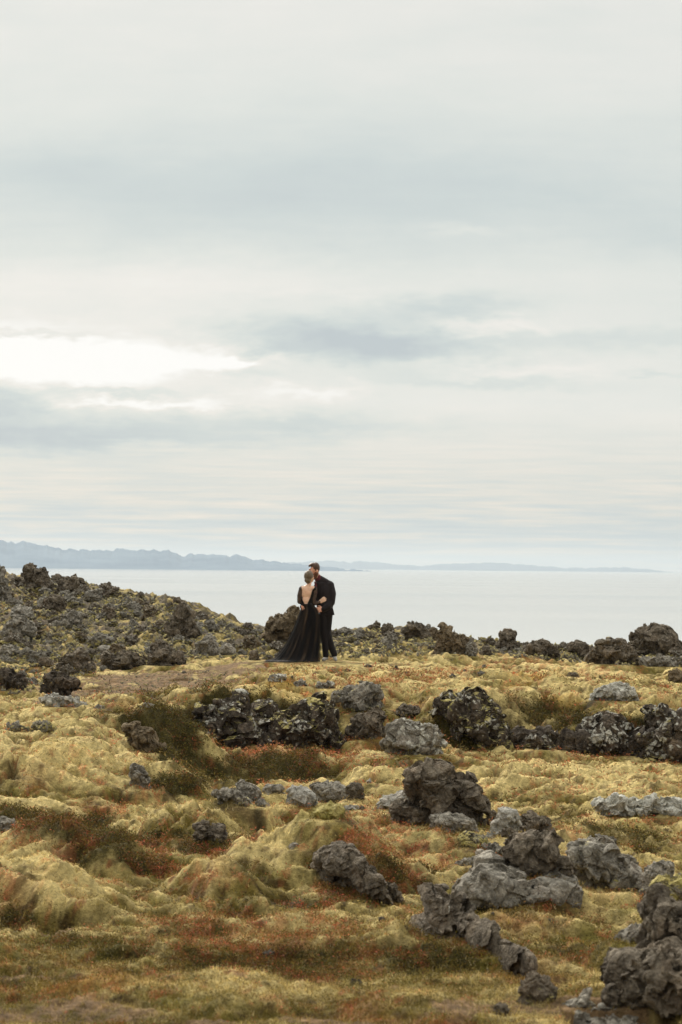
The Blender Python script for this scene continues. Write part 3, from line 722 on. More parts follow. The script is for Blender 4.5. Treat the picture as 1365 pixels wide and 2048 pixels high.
# --- foreground and middle distance
hero('boulder','large dark brown boulder with a rounded top standing right of the pale grey slab','boulder',Z5,[(400,200),(430,140),(490,95),(560,100),(640,130),(700,170),(725,215),(780,200),(840,240),(860,310),(910,370),(920,400),(905,470),(850,520),(760,500),(600,480),(520,470),(385,425),(375,350),(420,310),(400,250)],'dark',.04,.02)
hero('stone_slab','pale grey flat slab leaning against the large dark brown boulder','stone slab',Z5,[(175,370),(200,335),(390,262),(425,275),(435,340),(330,385),(180,418)],'pale',.0,.05,.35,flat=.8,nmax=5)
hero('lava_rock','grey rock lying at the front foot of the large dark brown boulder','rock',Z5,[(545,460),(600,440),(700,435),(790,450),(840,480),(860,570),(800,560),(740,560),(660,585),(590,545)],'grey',.2,.1,0.6)
hero('stone_block','light grey five-sided block with a small hole in its flat face','stone block',Z5,[(1005,390),(1060,383),(1150,410),(1155,470),(1100,520),(1040,560),(1030,620),(965,605),(960,500),(1000,470)],'pale',.0,.0,.25,nmax=6)
hero('lava_rock','dark ridged rock wedged behind the big grey round boulder','rock',Z5,[(1110,520),(1180,465),(1240,430),(1320,455),(1360,510),(1390,575),(1200,590),(1150,570)],'dark',.05,.02)
hero('lava_rock','small dark rock under the light grey five-sided block','rock',Z5,[(1040,545),(1100,530),(1150,570),(1140,605),(1060,615)],'dark',.05,.0)
hero('lava_rock','small brown rock left of the light grey five-sided block','rock',Z5,[(930,430),(985,410),(1000,440),(1000,485),(940,495)],'dark',.05,.02)
hero('lava_rock','mossy grey rock with a yellow cap left of the stacked boulders','rock',Z5,[(740,600),(790,570),(860,575),(920,600),(960,640),(900,670),(850,680),(770,660)],'grey',.2,.75)
hero('boulder','broad grey base boulder carrying the big round boulder','boulder',Z7,[(540,165),(560,125),(620,120),(680,150),(700,150),(780,200),(870,165),(960,200),(975,240),(985,280),(960,310),(900,325),(800,320),(740,345),(650,330),(520,300),(490,270),(480,240),(510,200)],'grey',.14,.03,0.45,T=.9,Y=16.9,nmax=22,grow=.85)
hero('boulder','big round grey boulder on top of the broad base boulder','boulder',Z7,[(665,90),(700,45),(760,30),(860,25),(890,50),(880,100),(900,160),(870,178),(800,190),(780,215),(730,200),(690,160),(670,130)],'dark',.14,.02,0.5,Y=17.1,nmax=14)
hero('lava_rock','small grey rock touching the upper left of the broad base boulder','rock',Z7,[(480,150),(520,130),(560,128),(560,160),(500,165)],'grey',.2,.1)
hero('lava_rock','lumpy grey rock tucked left of the big round boulder','rock',Z7,[(585,80),(640,70),(668,95),(660,125),(610,118)],'grey',.2,.1)
hero('boulder','long grey boulder with a moss ridge along its top right of the stacked boulders','boulder',Z7,[(910,100),(940,75),(1000,65),(1050,80),(1110,110),(1160,140),(1205,170),(1200,220),(1190,262),(1140,240),(1090,240),(1060,205),(1000,200),(950,170),(910,130)],'grey',.25,.42,0.6)
hero('lava_rock','small jagged rock peeking over the moss-ridged long grey boulder','rock',Z7,[(990,55),(1050,42),(1110,65),(1115,95),(1060,85)],'grey',.1,.1,Y=22.8)
hero('lava_rock','grey rock with a dark hollow below, right of the long grey boulder','rock',Z7,[(1190,230),(1220,170),(1290,140),(1330,150),(1330,190),(1300,240),(1250,292),(1200,275)],'grey',.2,.15,0.6)
hero('mossy_rock','rounded rock wholly under olive moss at the right edge','mossy rock',Z7,[(1240,235),(1290,200),(1365,198),(1460,230),(1460,320),(1365,330),(1260,290)],'grey',.0,1.05,.5)
hero('rock_spike','dark tilted rock spike running down to the right through the moss','rock spike',Z7,[(362,235),(370,208),(380,238),(420,240),(480,280),(520,320),(560,370),(640,440),(720,520),(765,555),(720,560),(640,505),(600,450),(540,405),(450,400),(370,392),(358,320)],'dark',.28,.05,T=.30,nmax=12,grow=.8,slant=-1.5,Y=14.0)
hero('boulder','tall dark jagged outcrop in the bottom right corner, with a finger on top','boulder',Z7,[(1225,310),(1248,298),(1256,248),(1275,250),(1282,298),(1330,310),(1365,330),(1480,340),(1480,520),(1365,500),(1280,490),(1235,480),(1235,400)],'dark',.16,.08,T=.6,base=1650+690/1.95)
hero('boulder','heap of dark craggy lava at the foot of the bottom right outcrop','boulder',Z7,[(1060,660),(1070,620),(1100,600),(1103,525),(1150,512),(1200,545),(1240,490),(1365,480),(1480,500),(1480,720),(1300,718),(1180,690),(1100,702)],'dark',.16,.08,T=.6)
hero('lava_rock','low grey rock spreading left from the bottom right outcrop','rock',Z7,[(1095,455),(1120,425),(1165,400),(1235,385),(1245,470),(1160,470)],'grey',.2,.2,base=1650+560/1.95)
hero('lava_rock','dark triangular stone split by a pale edge near the bottom','stone',Z7,[(720,652),(760,590),(790,570),(830,590),(870,640),(862,692),(790,688)],'dark',.05,.15,.7)
hero('stone_shard','thin grey shard sticking up between two bottom edge stones','stone shard',Z7,[(885,712),(950,680),(1012,628),(1000,690),(960,718)],'grey',.1,.05,.5,T=.08)
hero('stone_slab','wide grey stone lying along the bottom edge of the frame','stone',Z7,[(930,790),(945,740),(1010,708),(1080,722),(1150,740),(1250,765),(1330,800),(1330,850),(930,850)],'grey',.3,.15,.7,T=.35,Y=10.9)
hero('lava_rock','small dark stone in the dirt near the bottom, left of the grey shard','stone',Z7,[(630,720),(640,698),(675,695),(690,715),(680,742),(640,745)],'dark',.1,.05)
hero('lava_rock','grey rock with a pale lower facet bedded in the mossy mound','rock',Z7b,[(165,110),(260,85),(330,95),(400,130),(440,190),(500,240),(530,270),(520,342),(470,342),(430,300),(400,240),(340,235),(270,215),(210,190)],'dark',.05,.1,0.6,T=.5,slant=-1.0)
hero('lava_rock','flat grey stone on the crest of the mossy mound','stone',Z7b,[(20,92),(60,70),(180,68),(170,92),(60,106)],'grey',.15,.15)
hero('lava_rock','small dark rock trailing below the rock in the mossy mound','rock',Z7b,[(530,268),(580,280),(610,320),(635,385),(600,372),(560,310)],'dark',.1,.15)
hero('lava_rock','small red-brown stone beside the middle of the rock spike','stone',Z7b,[(955,555),(985,518),(1020,535),(1032,580),(985,585)],'brown',.05,.05)
hero('lava_rock','upright split rock first of the row of grey rocks','rock',Z4,[(275,200),(310,152),(390,190),(440,200),(460,260),(430,335),(380,315),(345,285),(285,262)],'grey',.22,.02,0.6)
hero('lava_rock','flat mossy stone left of the upright split rock','stone',Z4,[(90,250),(180,225),(270,235),(350,300),(420,362),(350,372),(250,305),(110,282)],'grey',.2,.35)
hero('lava_rock','small stone below the upright split rock','stone',Z4,[(420,322),(470,290),(530,342),(500,372),(430,352)],'grey',.2,.1)
hero('lava_rock','low rounded rock second in the row of grey rocks','rock',Z4,[(475,215),(500,185),(620,185),(650,215),(600,255),(520,275),(480,262)],'grey',.2,.02,0.4)
hero('lava_rock','smooth pale grey rock in the middle of the row','rock',Z4,[(650,230),(700,200),(800,205),(870,260),(895,330),(850,372),(780,355),(720,335),(690,270)],'pale',.12,.02,0.3)
hero('lava_rock','largest pitted grey rock of the row','rock',Z4,[(830,195),(900,165),(960,170),(1060,180),(1110,210),(1105,332),(1000,325),(900,332),(880,270)],'grey',.03,.02,0.35)
hero('lava_rock','dark smooth rock at the right end of the row','rock',Z4,[(1115,200),(1150,170),(1210,180),(1250,230),(1190,280),(1180,322),(1120,322)],'dark',.03,.02,.4)
hero('mossy_rock','round olive moss cushion like a ball below the row of grey rocks','moss cushion',Z4,[(825,432),(870,370),(960,335),(1060,335),(1100,370),(1090,430),(1020,462),(920,467)],'grey',.0,1.3,.25)
hero('lava_rock','pale little stone right of the round moss cushion','stone',Z4,[(1095,352),(1150,340),(1205,355),(1200,397),(1100,402)],'pale',.1,.05)
hero('lava_rock','black little stone right of the pale little stone','stone',Z4,[(1205,372),(1230,343),(1258,375),(1230,398)],'dark',.0,.0)
hero('lava_rock','tiny pale stone alone on the moss above the pale grey slab','stone',Z4,[(1262,165),(1290,138),(1302,165),(1275,190)],'pale',.1,.0)
hero('lava_rock','dark rock inside the hollow of the moss mound','rock',Z4,[(-30,490),(40,470),(90,500),(180,510),(195,600),(172,665),(100,645),(60,600),(-20,570)],'dark',.08,.05)
# --- mossy bank
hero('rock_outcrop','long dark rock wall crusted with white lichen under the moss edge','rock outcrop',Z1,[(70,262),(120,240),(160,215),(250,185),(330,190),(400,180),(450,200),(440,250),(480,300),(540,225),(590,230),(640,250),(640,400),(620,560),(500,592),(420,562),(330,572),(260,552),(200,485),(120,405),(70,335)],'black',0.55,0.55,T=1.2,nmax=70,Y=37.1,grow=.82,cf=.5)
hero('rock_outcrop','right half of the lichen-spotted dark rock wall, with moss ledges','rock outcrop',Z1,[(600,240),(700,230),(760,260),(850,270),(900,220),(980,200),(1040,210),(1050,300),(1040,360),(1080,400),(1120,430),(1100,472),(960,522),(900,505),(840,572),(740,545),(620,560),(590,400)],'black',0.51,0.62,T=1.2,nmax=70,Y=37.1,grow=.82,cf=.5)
hero('lava_rock','lumpy rock cluster with red leaves set high in the bank','rock',Z1,[(1050,160),(1130,130),(1200,110),(1280,80),(1365,120),(1330,190),(1260,190),(1290,260),(1210,292),(1150,262),(1150,200),(1060,192)],'grey',0.26,0.5)
hero('lava_rock','pale rounded stone in the moss below the bride','stone',Z1,[(600,62),(640,35),(700,30),(742,70),(700,92),(620,92)],'grey',.5,.05)
hero('lava_rock','flat pale stone between two others above the rock wall','stone',Z1,[(760,97),(830,65),(872,102),(800,122)],'grey',.45,.1)
hero('lava_rock','flat pale stone with pinkish face above the right half of the wall','stone',Z1,[(910,122),(940,90),(1040,80),(1062,97),(1010,132),(930,137)],'grey',.45,.1)
hero('lava_rock','dark knobbly rock left above the tilted lichen slab','rock',Z2,[(90,350),(200,300),(250,278),(290,300),(330,350),(320,400),(240,470),(180,492),(120,505),(100,430)],'dark',0.22,0.3)
hero('lava_rock','low dark rock under a moss brow above the tilted lichen slab','rock',Z2,[(390,332),(400,290),(450,260),(560,260),(602,290),(560,332),(500,357),(420,352)],'dark',0.18,0.4)
hero('stone_slab','big tilted slab speckled with grey-green lichen','stone slab',Z2,[(320,430),(390,370),(480,365),(620,370),(720,420),(772,462),(740,500),(650,582),(600,617),(500,602),(400,572),(320,552),(268,532),(330,480)],'grey',.55,.03,0.5,nmax=8)
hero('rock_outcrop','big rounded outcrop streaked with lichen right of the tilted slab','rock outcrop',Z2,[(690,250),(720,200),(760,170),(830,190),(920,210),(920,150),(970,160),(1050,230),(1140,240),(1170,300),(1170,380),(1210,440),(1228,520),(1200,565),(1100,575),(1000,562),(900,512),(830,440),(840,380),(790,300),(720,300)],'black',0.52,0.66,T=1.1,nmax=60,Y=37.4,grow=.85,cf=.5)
hero('stone_slab','flat pale lichen slab lying flush in the moss near the right edge','stone slab',Z3,[(680,192),(720,140),(800,105),(950,100),(1000,150),(1032,202),(960,242),(860,217),(700,222)],'pale',.75,.1,.6)
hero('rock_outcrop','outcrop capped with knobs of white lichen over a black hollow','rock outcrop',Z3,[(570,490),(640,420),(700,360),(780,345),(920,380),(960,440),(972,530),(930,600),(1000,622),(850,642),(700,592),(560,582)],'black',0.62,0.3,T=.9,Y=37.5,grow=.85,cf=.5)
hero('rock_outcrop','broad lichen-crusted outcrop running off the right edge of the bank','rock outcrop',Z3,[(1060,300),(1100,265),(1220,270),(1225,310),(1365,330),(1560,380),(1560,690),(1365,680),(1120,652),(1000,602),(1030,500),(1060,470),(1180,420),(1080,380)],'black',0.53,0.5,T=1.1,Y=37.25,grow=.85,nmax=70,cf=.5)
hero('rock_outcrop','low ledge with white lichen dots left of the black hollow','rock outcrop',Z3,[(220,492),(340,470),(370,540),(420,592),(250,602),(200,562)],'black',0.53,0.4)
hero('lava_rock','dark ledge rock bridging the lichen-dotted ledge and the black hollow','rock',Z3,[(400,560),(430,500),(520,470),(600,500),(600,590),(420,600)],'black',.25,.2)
hero('rock_outcrop','added low black rock strip standing for the shaded hollow under the lichen outcrops','rock outcrop',(0,0,1),[(1005,1470),(1040,1458),(1100,1470),(1150,1462),(1220,1470),(1300,1478),(1400,1485),(1400,1530),(1300,1522),(1220,1508),(1120,1502),(1010,1502)],'black',.35,.25,T=.7,Y=37.6,grow=.8,cf=.5)  # filler rock, its black painting the shade of the hollow behind the outcrops
hero('lava_rock','small dark stone alone on the plateau moss near the right','stone',Z3,[(495,50),(530,25),(580,32),(592,62),(510,64)],'dark',.05,.05)
hero('lava_rock','brown rugged rock at the right edge of the plateau','rock',Z3,[(1270,10),(1330,-5),(1400,20),(1410,105),(1300,95),(1270,60)],'brown',.15,.15)
hero('lichen_mat','long white lichen mat draped on a low ledge at the right edge','lichen mat',Z5b,[(1030,492),(1100,478),(1200,478),(1300,485),(1365,500),(1460,520),(1460,562),(1365,557),(1270,547),(1250,522),(1190,517),(1100,552),(1040,542)],'white',1.2,.05)
hero('lava_rock','grey bedrock face showing through the peaked moss mound','rock',ZL,[(740,222),(800,200),(880,240),(940,300),(985,352),(950,382),(880,342),(810,322)],'brown',.12,.3)
hero('lava_rock','pale rock beside the dark crack in the moss slope','rock',ZL,[(770,462),(800,440),(860,480),(882,550),(850,602),(810,552)],'grey',.4,.2)
hero('lava_rock','moss-grown lichen rock high on the left moss slope','rock',ZL,[(190,202),(260,180),(335,220),(300,262),(210,252)],'grey',.3,.55)
hero('lava_rock','pale lichen rock on the moss slope at the left edge','rock',ZL,[(30,205),(100,190),(200,245),(150,260),(60,240)],'grey',.35,.5)
hero('lava_rock','grey branching rock at the left edge below the moss slope','rock',ZL,[(-40,790),(0,765),(55,760),(92,800),(30,850),(-30,855)],'grey',.3,.05)
hero('lava_rock','little pale stone on the tip of the peaked moss mound','stone',ZL,[(830,102),(870,75),(922,90),(880,124)],'grey',.4,.1)
hero('stone_slab','whitish flat rocks at the near edge of the dirt path','flat rock',ZL,[(220,52),(340,30),(440,50),(540,92),(450,112),(260,72)],'pale',.4,.1)
hero('lava_rock','flat grey stone right of the whitish flat rocks by the path','stone',ZL,[(550,112),(580,88),(640,102),(620,122)],'grey',.3,.1)
hero('lava_rock','small round black stone at the bottom left edge','stone',ZM,[(385,1222),(420,1198),(447,1240),(430,1270),(390,1260)],'dark',.0,.0,.5)
# --- left slope
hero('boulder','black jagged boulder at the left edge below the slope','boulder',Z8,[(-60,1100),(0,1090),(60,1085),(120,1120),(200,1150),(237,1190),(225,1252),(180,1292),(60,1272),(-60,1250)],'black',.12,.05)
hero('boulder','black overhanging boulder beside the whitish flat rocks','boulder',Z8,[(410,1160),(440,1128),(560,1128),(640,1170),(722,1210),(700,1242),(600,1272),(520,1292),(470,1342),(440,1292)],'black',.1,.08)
hero('boulder','triangular dark boulder alone in front of the slope','boulder',Z8,[(505,1082),(600,980),(680,920),(730,908),(770,960),(790,1010),(842,1060),(830,1112),(760,1132),(650,1132),(540,1122)],'dark',.25,.08)
hero('lava_tower','jagged lava tower on the skyline near the left edge','lava tower',Z8,[(225,192),(250,150),(285,128),(310,155),(380,155),(430,210),(440,260),(485,330),(460,382),(380,372),(330,332),(270,292)],'dark',.12,.1)
hero('lava_rock','grey skyline rock cut by the left edge','rock',Z8,[(-60,130),(0,138),(30,160),(50,210),(30,260),(80,370),(60,472),(-60,480)],'grey',.25,.12)
hero('lava_rock','flat skyline rock just right of the lava tower','rock',Z8,[(470,240),(510,225),(600,250),(622,300),(560,312),(480,292)],'dark',.2,.2)
hero('lava_rock','wide rugged rock right of the lava tower foot','rock',Z8,[(530,322),(620,250),(700,243),(780,300),(792,392),(700,422),(600,412),(540,382)],'dark',.22,.12)
hero('lava_rock','rounded knobby rock below the lava tower','rock',Z8,[(380,502),(430,430),(520,408),(580,450),(602,500),(540,542),(430,552)],'dark',.25,.12)
hero('lava_rock','big grooved rock low on the left edge of the slope','rock',Z8,[(50,702),(100,620),(230,598),(280,660),(322,740),(300,812),(150,792),(70,782)],'grey',.28,.08)
hero('lava_rock','dark wedge rock on the middle of the slope','rock',Z8,[(930,542),(970,508),(1040,530),(1062,600),(1030,642),(940,622)],'dark',.05,.08)
hero('lava_rock','broad pitted rock in the middle of the slope below the knobby rock','rock',Z8,[(430,692),(560,640),(640,553),(700,560),(740,640),(752,700),(640,722),(560,702)],'grey',.25,.08)
hero('lava_rock','smooth olive-grey stone low on the slope','stone',Z8,[(888,882),(960,863),(1030,890),(1032,930),(950,952),(900,922)],'grey',.0,.02,.3)
hero('lava_rock','long ragged rock running down to the right at the slope foot','rock',Z8,[(920,1002),(970,950),(1040,960),(1130,940),(1200,928),(1280,1010),(1352,1050),(1240,1082),(1100,1092),(980,1102)],'dark',.22,.2)
hero('lava_rock','dark clump of rock between the triangular boulder and the left edge','rock',Z8,[(340,1010),(400,975),(470,1000),(490,1050),(430,1082),(380,1060)],'dark',.2,.08)
hero('lava_rock','rugged rock at the left edge under the grooved rock','rock',Z8,[(0,900),(60,860),(150,880),(190,940),(120,975),(0,980)],'grey',.28,.08)
hero('lava_tower','dark square-topped lava tower standing in the middle of the slope','lava tower',M1,[(320,372),(400,300),(450,308),(510,350),(530,430),(545,520),(582,600),(602,652),(500,652),(480,592),(400,562),(330,522)],'dark',.1,.12)
hero('lava_rock','dark crested rock at the slope foot below the square-topped tower','rock',M1,[(120,792),(150,720),(98,690),(200,648),(250,660),(300,720),(370,780),(462,882),(340,890),(160,894)],'dark',.25,.1)
hero('lava_rock','upright grey block rock at the slope foot, left of the smooth one','rock',M1,[(610,622),(680,588),(760,660),(772,780),(650,798),(545,785),(550,700)],'grey',.15,.05,.7)
hero('lava_rock','smooth faceted grey rock at the slope foot','rock',M1,[(780,702),(860,668),(910,700),(952,772),(900,795),(780,785)],'grey',.05,.05,.3)
hero('lava_rock','small blocky rock between the smooth faceted rock and the bride','rock',M1,[(1060,845),(1080,750),(1150,738),(1162,835)],'dark',.2,.08)
hero('lava_rock','small black stone on the dirt path','stone',M1,[(405,972),(412,940),(450,935),(462,972)],'dark',.0,.0)
hero('lava_rock','bumpy skyline rock halfway down the slope','rock',M1,[(335,245),(370,218),(400,250),(470,280),(515,325),(420,295)],'dark',.15,.15)
hero('boulder','big leaning boulder on the skyline behind the bride','boulder',B7,[(80,290),(110,250),(140,270),(170,170),(230,130),(280,100),(285,40),(340,42),(370,80),(450,40),(500,0),(600,-20),(650,100),(620,300),(500,500),(300,500),(180,450),(130,350)],'brown',.18,.12,T=.9)
# --- right skyline
hero('lava_rock','low rock with a knob on the skyline right of the groom','rock',RA,[(335,272),(350,240),(400,230),(420,193),(445,203),(462,250),(430,270)],'dark',.15,.08)
hero('lava_rock','dark horn-shaped rock second on the skyline right of the groom','rock',RA,[(470,252),(520,215),(555,210),(585,280),(560,332),(500,295)],'dark',.1,.1)
hero('lava_rock','skyline rock with a round head midway between groom and the dark wedge boulder','rock',RA,[(655,302),(670,270),(710,270),(705,230),(740,183),(775,200),(780,240),(840,228),(870,260),(900,300),(890,352),(830,372),(800,312),(700,312)],'dark',.22,.12)
hero('lava_rock','brown rock touching the left side of the dark wedge boulder','rock',RA,[(880,332),(900,280),(950,253),(1000,280),(1002,352),(900,372)],'brown',.08,.08)
hero('boulder','dark wedge boulder on the skyline with grass at its foot','boulder',RA,[(985,462),(1010,350),(1000,260),(1040,228),(1080,260),(1130,300),(1190,310),(1240,340),(1262,400),(1230,462),(1200,502),(1060,492)],'brown',.1,.04)
hero('lava_rock','slim rock stump just right of the dark wedge boulder','rock',RA,[(1258,402),(1270,360),(1300,353),(1322,420),(1345,522),(1260,525),(1230,502)],'grey',.2,.2)
hero('lava_rock','pointed grey rock in front of the skyline, right of the groom','rock',RA,[(468,392),(540,308),(600,340),(632,400),(600,432),(480,425)],'grey',.15,.08)
hero('lava_rock','long low rock on the skyline touching the groom','rock',RA,[(50,272),(150,248),(200,270),(222,310),(190,332),(80,315)],'grey',.2,.12)
hero('lava_rock','small round skyline rock beside the long low rock','rock',RA,[(228,282),(270,253),(312,290),(300,322),(240,325)],'grey',.2,.12)
hero('lava_rock','small dark stone in the plateau moss right of the groom\'s shoes','stone',RA,[(115,658),(135,635),(165,628),(203,655),(150,668)],'dark',.15,.15)
hero('lava_rock','small pointed stone alone on the plateau','stone',RA,[(572,632),(600,593),(634,642),(600,648)],'dark',.15,.05)
hero('lava_rock','flat dark stone in the plateau moss left of the small pointed stone','stone',RA,[(308,602),(350,583),(404,612),(360,626)],'dark',.1,.15)
hero('lava_rock','pale stone bedded in the moss above the rounded outcrop','stone',RA,[(1010,885),(1050,855),(1130,865),(1140,905),(1060,915)],'grey',.6,.05)
hero('lava_rock','small lichen stone near the rounded outcrop top','stone',RA,[(1190,860),(1240,835),(1300,870),(1290,900),(1210,895)],'grey',.5,.25)
hero('lava_tower','narrow-necked lava tower on the right skyline','lava tower',RB,[(145,317),(190,275),(205,240),(193,215),(240,195),(287,215),(275,250),(320,270),(332,312),(260,325)],'dark',.18,.08)
hero('lava_rock','double-humped craggy rock on the right skyline','rock',RB,[(370,292),(400,263),(430,280),(460,256),(495,270),(512,310),(560,308),(572,352),(500,372),(430,355),(380,322)],'dark',.15,.08)
hero('lava_rock','pointed skyline rock left of the narrow-necked tower','rock',RB,[(55,355),(90,300),(120,288),(137,330),(152,358)],'dark',.2,.12)
hero('lava_rock','dark cratered rock midway along the right skyline','rock',RB,[(625,322),(650,278),(700,266),(752,290),(792,332),(760,372),(700,365)],'dark',.15,.12)
hero('boulder','broad moss-topped boulder left of the great lava tower','boulder',RB,[(780,312),(850,270),(900,260),(1010,273),(1042,300),(1052,370),(1052,422),(960,418),(850,402),(800,372)],'dark',.22,.30)
hero('lava_tower','great broad lava tower with moss on top at the right skyline','lava tower',RB,[(1045,302),(1050,250),(1065,220),(1058,190),(1110,180),(1140,163),(1200,168),(1242,158),(1267,200),(1302,240),(1312,270),(1350,290),(1420,320),(1420,372),(1250,372),(1150,355),(1080,345)],'dark',.22,.30,nmax=60)
hero('lava_rock','wide jumble of rock at the foot of the great lava tower','rock',RB,[(1060,402),(1150,360),(1300,368),(1450,380),(1450,435),(1200,435),(1080,435)],'grey',.25,.12)
hero('lava_rock','dark low stone in the moss below the red patch','stone',RB,[(608,497),(640,466),(690,468),(703,503)],'dark',.15,.1)

# ------------------------------------------------------------------ the ground sheet, settled round the rocks
idx = np.arange(nr*nc).reshape(nr, nc)
q = np.stack([idx[:-1, :-1], idx[:-1, 1:], idx[1:, 1:], idx[1:, :-1]], -1).reshape(-1, 4)
ground = mesh_np('ground', np.stack([GX, GY, GZ], -1).reshape(-1, 3), q, gm, True, C.reshape(-1, 3))
tag(ground, 'hummocky lava ground under pale and olive moss, falling away behind the crest', 'ground', kind='structure')


# ------------------------------------------------------------------ scattered rocks: one mesh per shape, many individual rocks
def proto(seed, asp, n=9, vox=.045):
    R = np.random.default_rng(seed); rot = _rot(R); parts = [chunk_pts(.62, np.zeros(3), R, 1.0, rot)]
    for _ in range(n):
        d = R.normal(size=3); d /= np.linalg.norm(d); parts.append(chunk_pts(R.uniform(.2, .42), d*R.uniform(.3, .62)*np.array(asp), R, 1.0, rot))
    V_, F_ = remesh(parts, vox)
    return craggy(V_, F_, 1.1, seed*31, 1.0), F_
PROT = [proto(100+i, [(1,1,1),(1.3,1,.7),(.8,.9,1.3),(1.4,1,.9),(1,1,.8)][i % 5], 8+i % 5) for i in range(12)]
PM = []
for i, (V_, F_) in enumerate(PROT):
    o = mesh_np('lava_rock', V_, F_, rock_mat(['dark','grey','grey','dark','grey','brown'][i % 6], .48, .34), False)
    PM.append(o.data); bpy.data.objects.remove(o)
KT = ['dark','grey','grey','dark','grey','brown']
placed = []
def scatter(poly, n, smin, smax, spacing, group, labels, ymin=8.5, lean=1.0, tries=6000):
    poly = np.array(poly, float); lo, hi = poly.min(0), poly.max(0); k = 0
    for _ in range(tries):
        if k >= n: break
        p = rng.uniform(lo, hi)
        if not poly_dist(p[None], poly)[0][0]: continue
        s_ = smin*(smax/smin)**(rng.random()**1.6)
        if any(abs(p[0]-a)+1.6*abs(p[1]-b_) < spacing*(s_+c)*.5 for a, b_, c in placed): continue
        hp = hit(p[0], p[1], ymin)
        if hp is None: continue
        placed.append((p[0], p[1], s_))
        i = int(rng.integers(len(PM)))
        o = bpy.data.objects.new('lava_rock', PM[i]); COL.objects.link(o)
        r = s_*hp[1]/F/1.5
        o.location = (hp[0], hp[1]+r*.2, hp[2]+r*rng.uniform(-.05, .28))
        o.rotation_euler = (rng.uniform(-.5, .5)*lean, rng.uniform(-.5, .5)*lean, rng.uniform(0, 6.28))
        o.scale = (r*rng.uniform(.9, 1.25), r*rng.uniform(.9, 1.2), r*rng.uniform(.7, 1.1))
        b_ = 'small' if s_ < 18 else ('mid-sized' if s_ < 28 else 'larger')
        tag(o, rock_label(p[0], p[1], b_, KT[i % 6]), 'rock', group)
        k += 1
LMK = [(62,1165,'the skyline lava tower by the left edge'),(150,1190,'the wide rock at the lava tower foot'),(108,1205,'the knobby rock below the lava tower'),(40,1255,'the big grooved rock'),
       (215,1225,'the dark wedge rock on the slope'),(130,1250,'the broad pitted rock'),(210,1300,'the smooth olive-grey stone'),(150,1325,'the triangular dark boulder'),(245,1325,'the long ragged rock'),
       (367,1255,'the square-topped lava tower'),(340,1310,'the dark crested rock'),(420,1295,'the upright grey block rock'),(458,1300,'the smooth faceted grey rock'),(508,1312,'the small blocky rock by the bride'),
       (25,1355,'the black jagged boulder'),(120,1375,'the black overhanging boulder'),(93,1330,'the dark clump of rock'),(20,1305,'the rugged left-edge rock'),(370,1205,'the bumpy skyline rock'),(570,1260,'the leaning boulder behind the bride'),
       (120,1395,'the whitish flat rocks'),(415,1345,'the dirt path'),(10,1180,'the skyline rock cut by the left edge'),
       (748,1253,'the low knobbed skyline rock'),(778,1262,'the horn-shaped skyline rock'),(830,1258,'the round-headed skyline rock'),(905,1280,'the dark wedge boulder'),(945,1295,'the slim rock stump'),(778,1282,'the pointed grey rock'),(690,1262,'the long low skyline rock'),(670,1320,'the groom'),
       (1015,1280,'the narrow-necked lava tower'),(1090,1295,'the double-humped rock'),(970,1298,'the pointed skyline rock'),(1160,1297,'the cratered skyline rock'),(1230,1305,'the moss-topped boulder'),(1305,1280,'the great lava tower'),(1330,1325,'the wide jumble of rock'),(1145,1350,'the dark low stone below the red patch'),
       (560,1355,'the pale rounded stone'),(1230,1385,'the flat pale lichen slab'),(855,1575,'the large dark brown boulder'),(1050,1790,'the broad base boulder'),(900,1850,'the rock spike'),(1070,1975,'the dark triangular stone'),(1320,1900,'the bottom right outcrop'),(700,1740,'the rock in the mossy mound'),(140,2035,'the small round black stone')]
_used = {}
def rock_label(px, py, size, tone):
    d = sorted(LMK, key=lambda l: math.hypot(l[0]-px, 1.3*(l[1]-py)))
    def dirw(l):
        ax, ay = px-l[0], 1.3*(py-l[1])
        return ('right of' if ax > 0 else 'left of') if abs(ax) > abs(ay) else ('below' if ay > 0 else 'above')
    opts = ['%s %s lava rock %s %s' % (size, tone, dirw(d[0]), d[0][2]), '%s %s lava rock between %s and %s' % (size, tone, d[0][2], d[1][2]), '%s %s lava rock %s %s' % (size, tone, dirw(d[1]), d[1][2])]
    for o_ in opts:
        if o_ not in _used and len(o_.split()) <= 16: _used[o_] = 1; return o_
    o_ = opts[0]; _used[o_] += 1
    return ['second', 'third', 'fourth', 'fifth', 'sixth', 'seventh', 'eighth', 'ninth'][min(_used[o_]-2, 7)] + ' nearest ' + o_
L3 = lambda place: None
scatter([(0,1170),(110,1165),(230,1190),(330,1215),(330,1250),(0,1250)], 40, 17, 46, .8, 'lava rocks on the upper left slope', L3('strewn over the upper left slope under the skyline'))
scatter([(0,1250),(300,1245),(300,1320),(0,1330)], 38, 16, 50, .8, 'lava rocks on the lower left slope', L3('strewn over the lower left slope'))
scatter([(300,1215),(380,1222),(450,1248),(500,1275),(530,1300),(500,1318),(300,1318)], 38, 14, 42, .8, 'lava rocks on the right end of the slope', L3('heaped on the right-hand end of the left slope'))
scatter([(100,1160),(190,1172),(300,1200),(400,1232),(500,1258),(560,1275),(560,1284),(400,1245),(300,1212),(190,1186),(100,1178)], 24, 12, 26, .7, 'lava rocks along the slope skyline', L3('along the skyline of the left slope'))
scatter([(0,1335),(200,1330),(330,1318),(200,1345),(90,1390),(0,1390)], 12, 14, 36, 1.1, 'lava rocks on the moss below the slope', L3('on the moss between the slope and the dirt path'))
scatter([(500,1285),(560,1262),(590,1300),(545,1318),(505,1312)], 12, 12, 30, .7, 'lava rocks left of the bride', L3('piled left of the bride before the leaning boulder'))
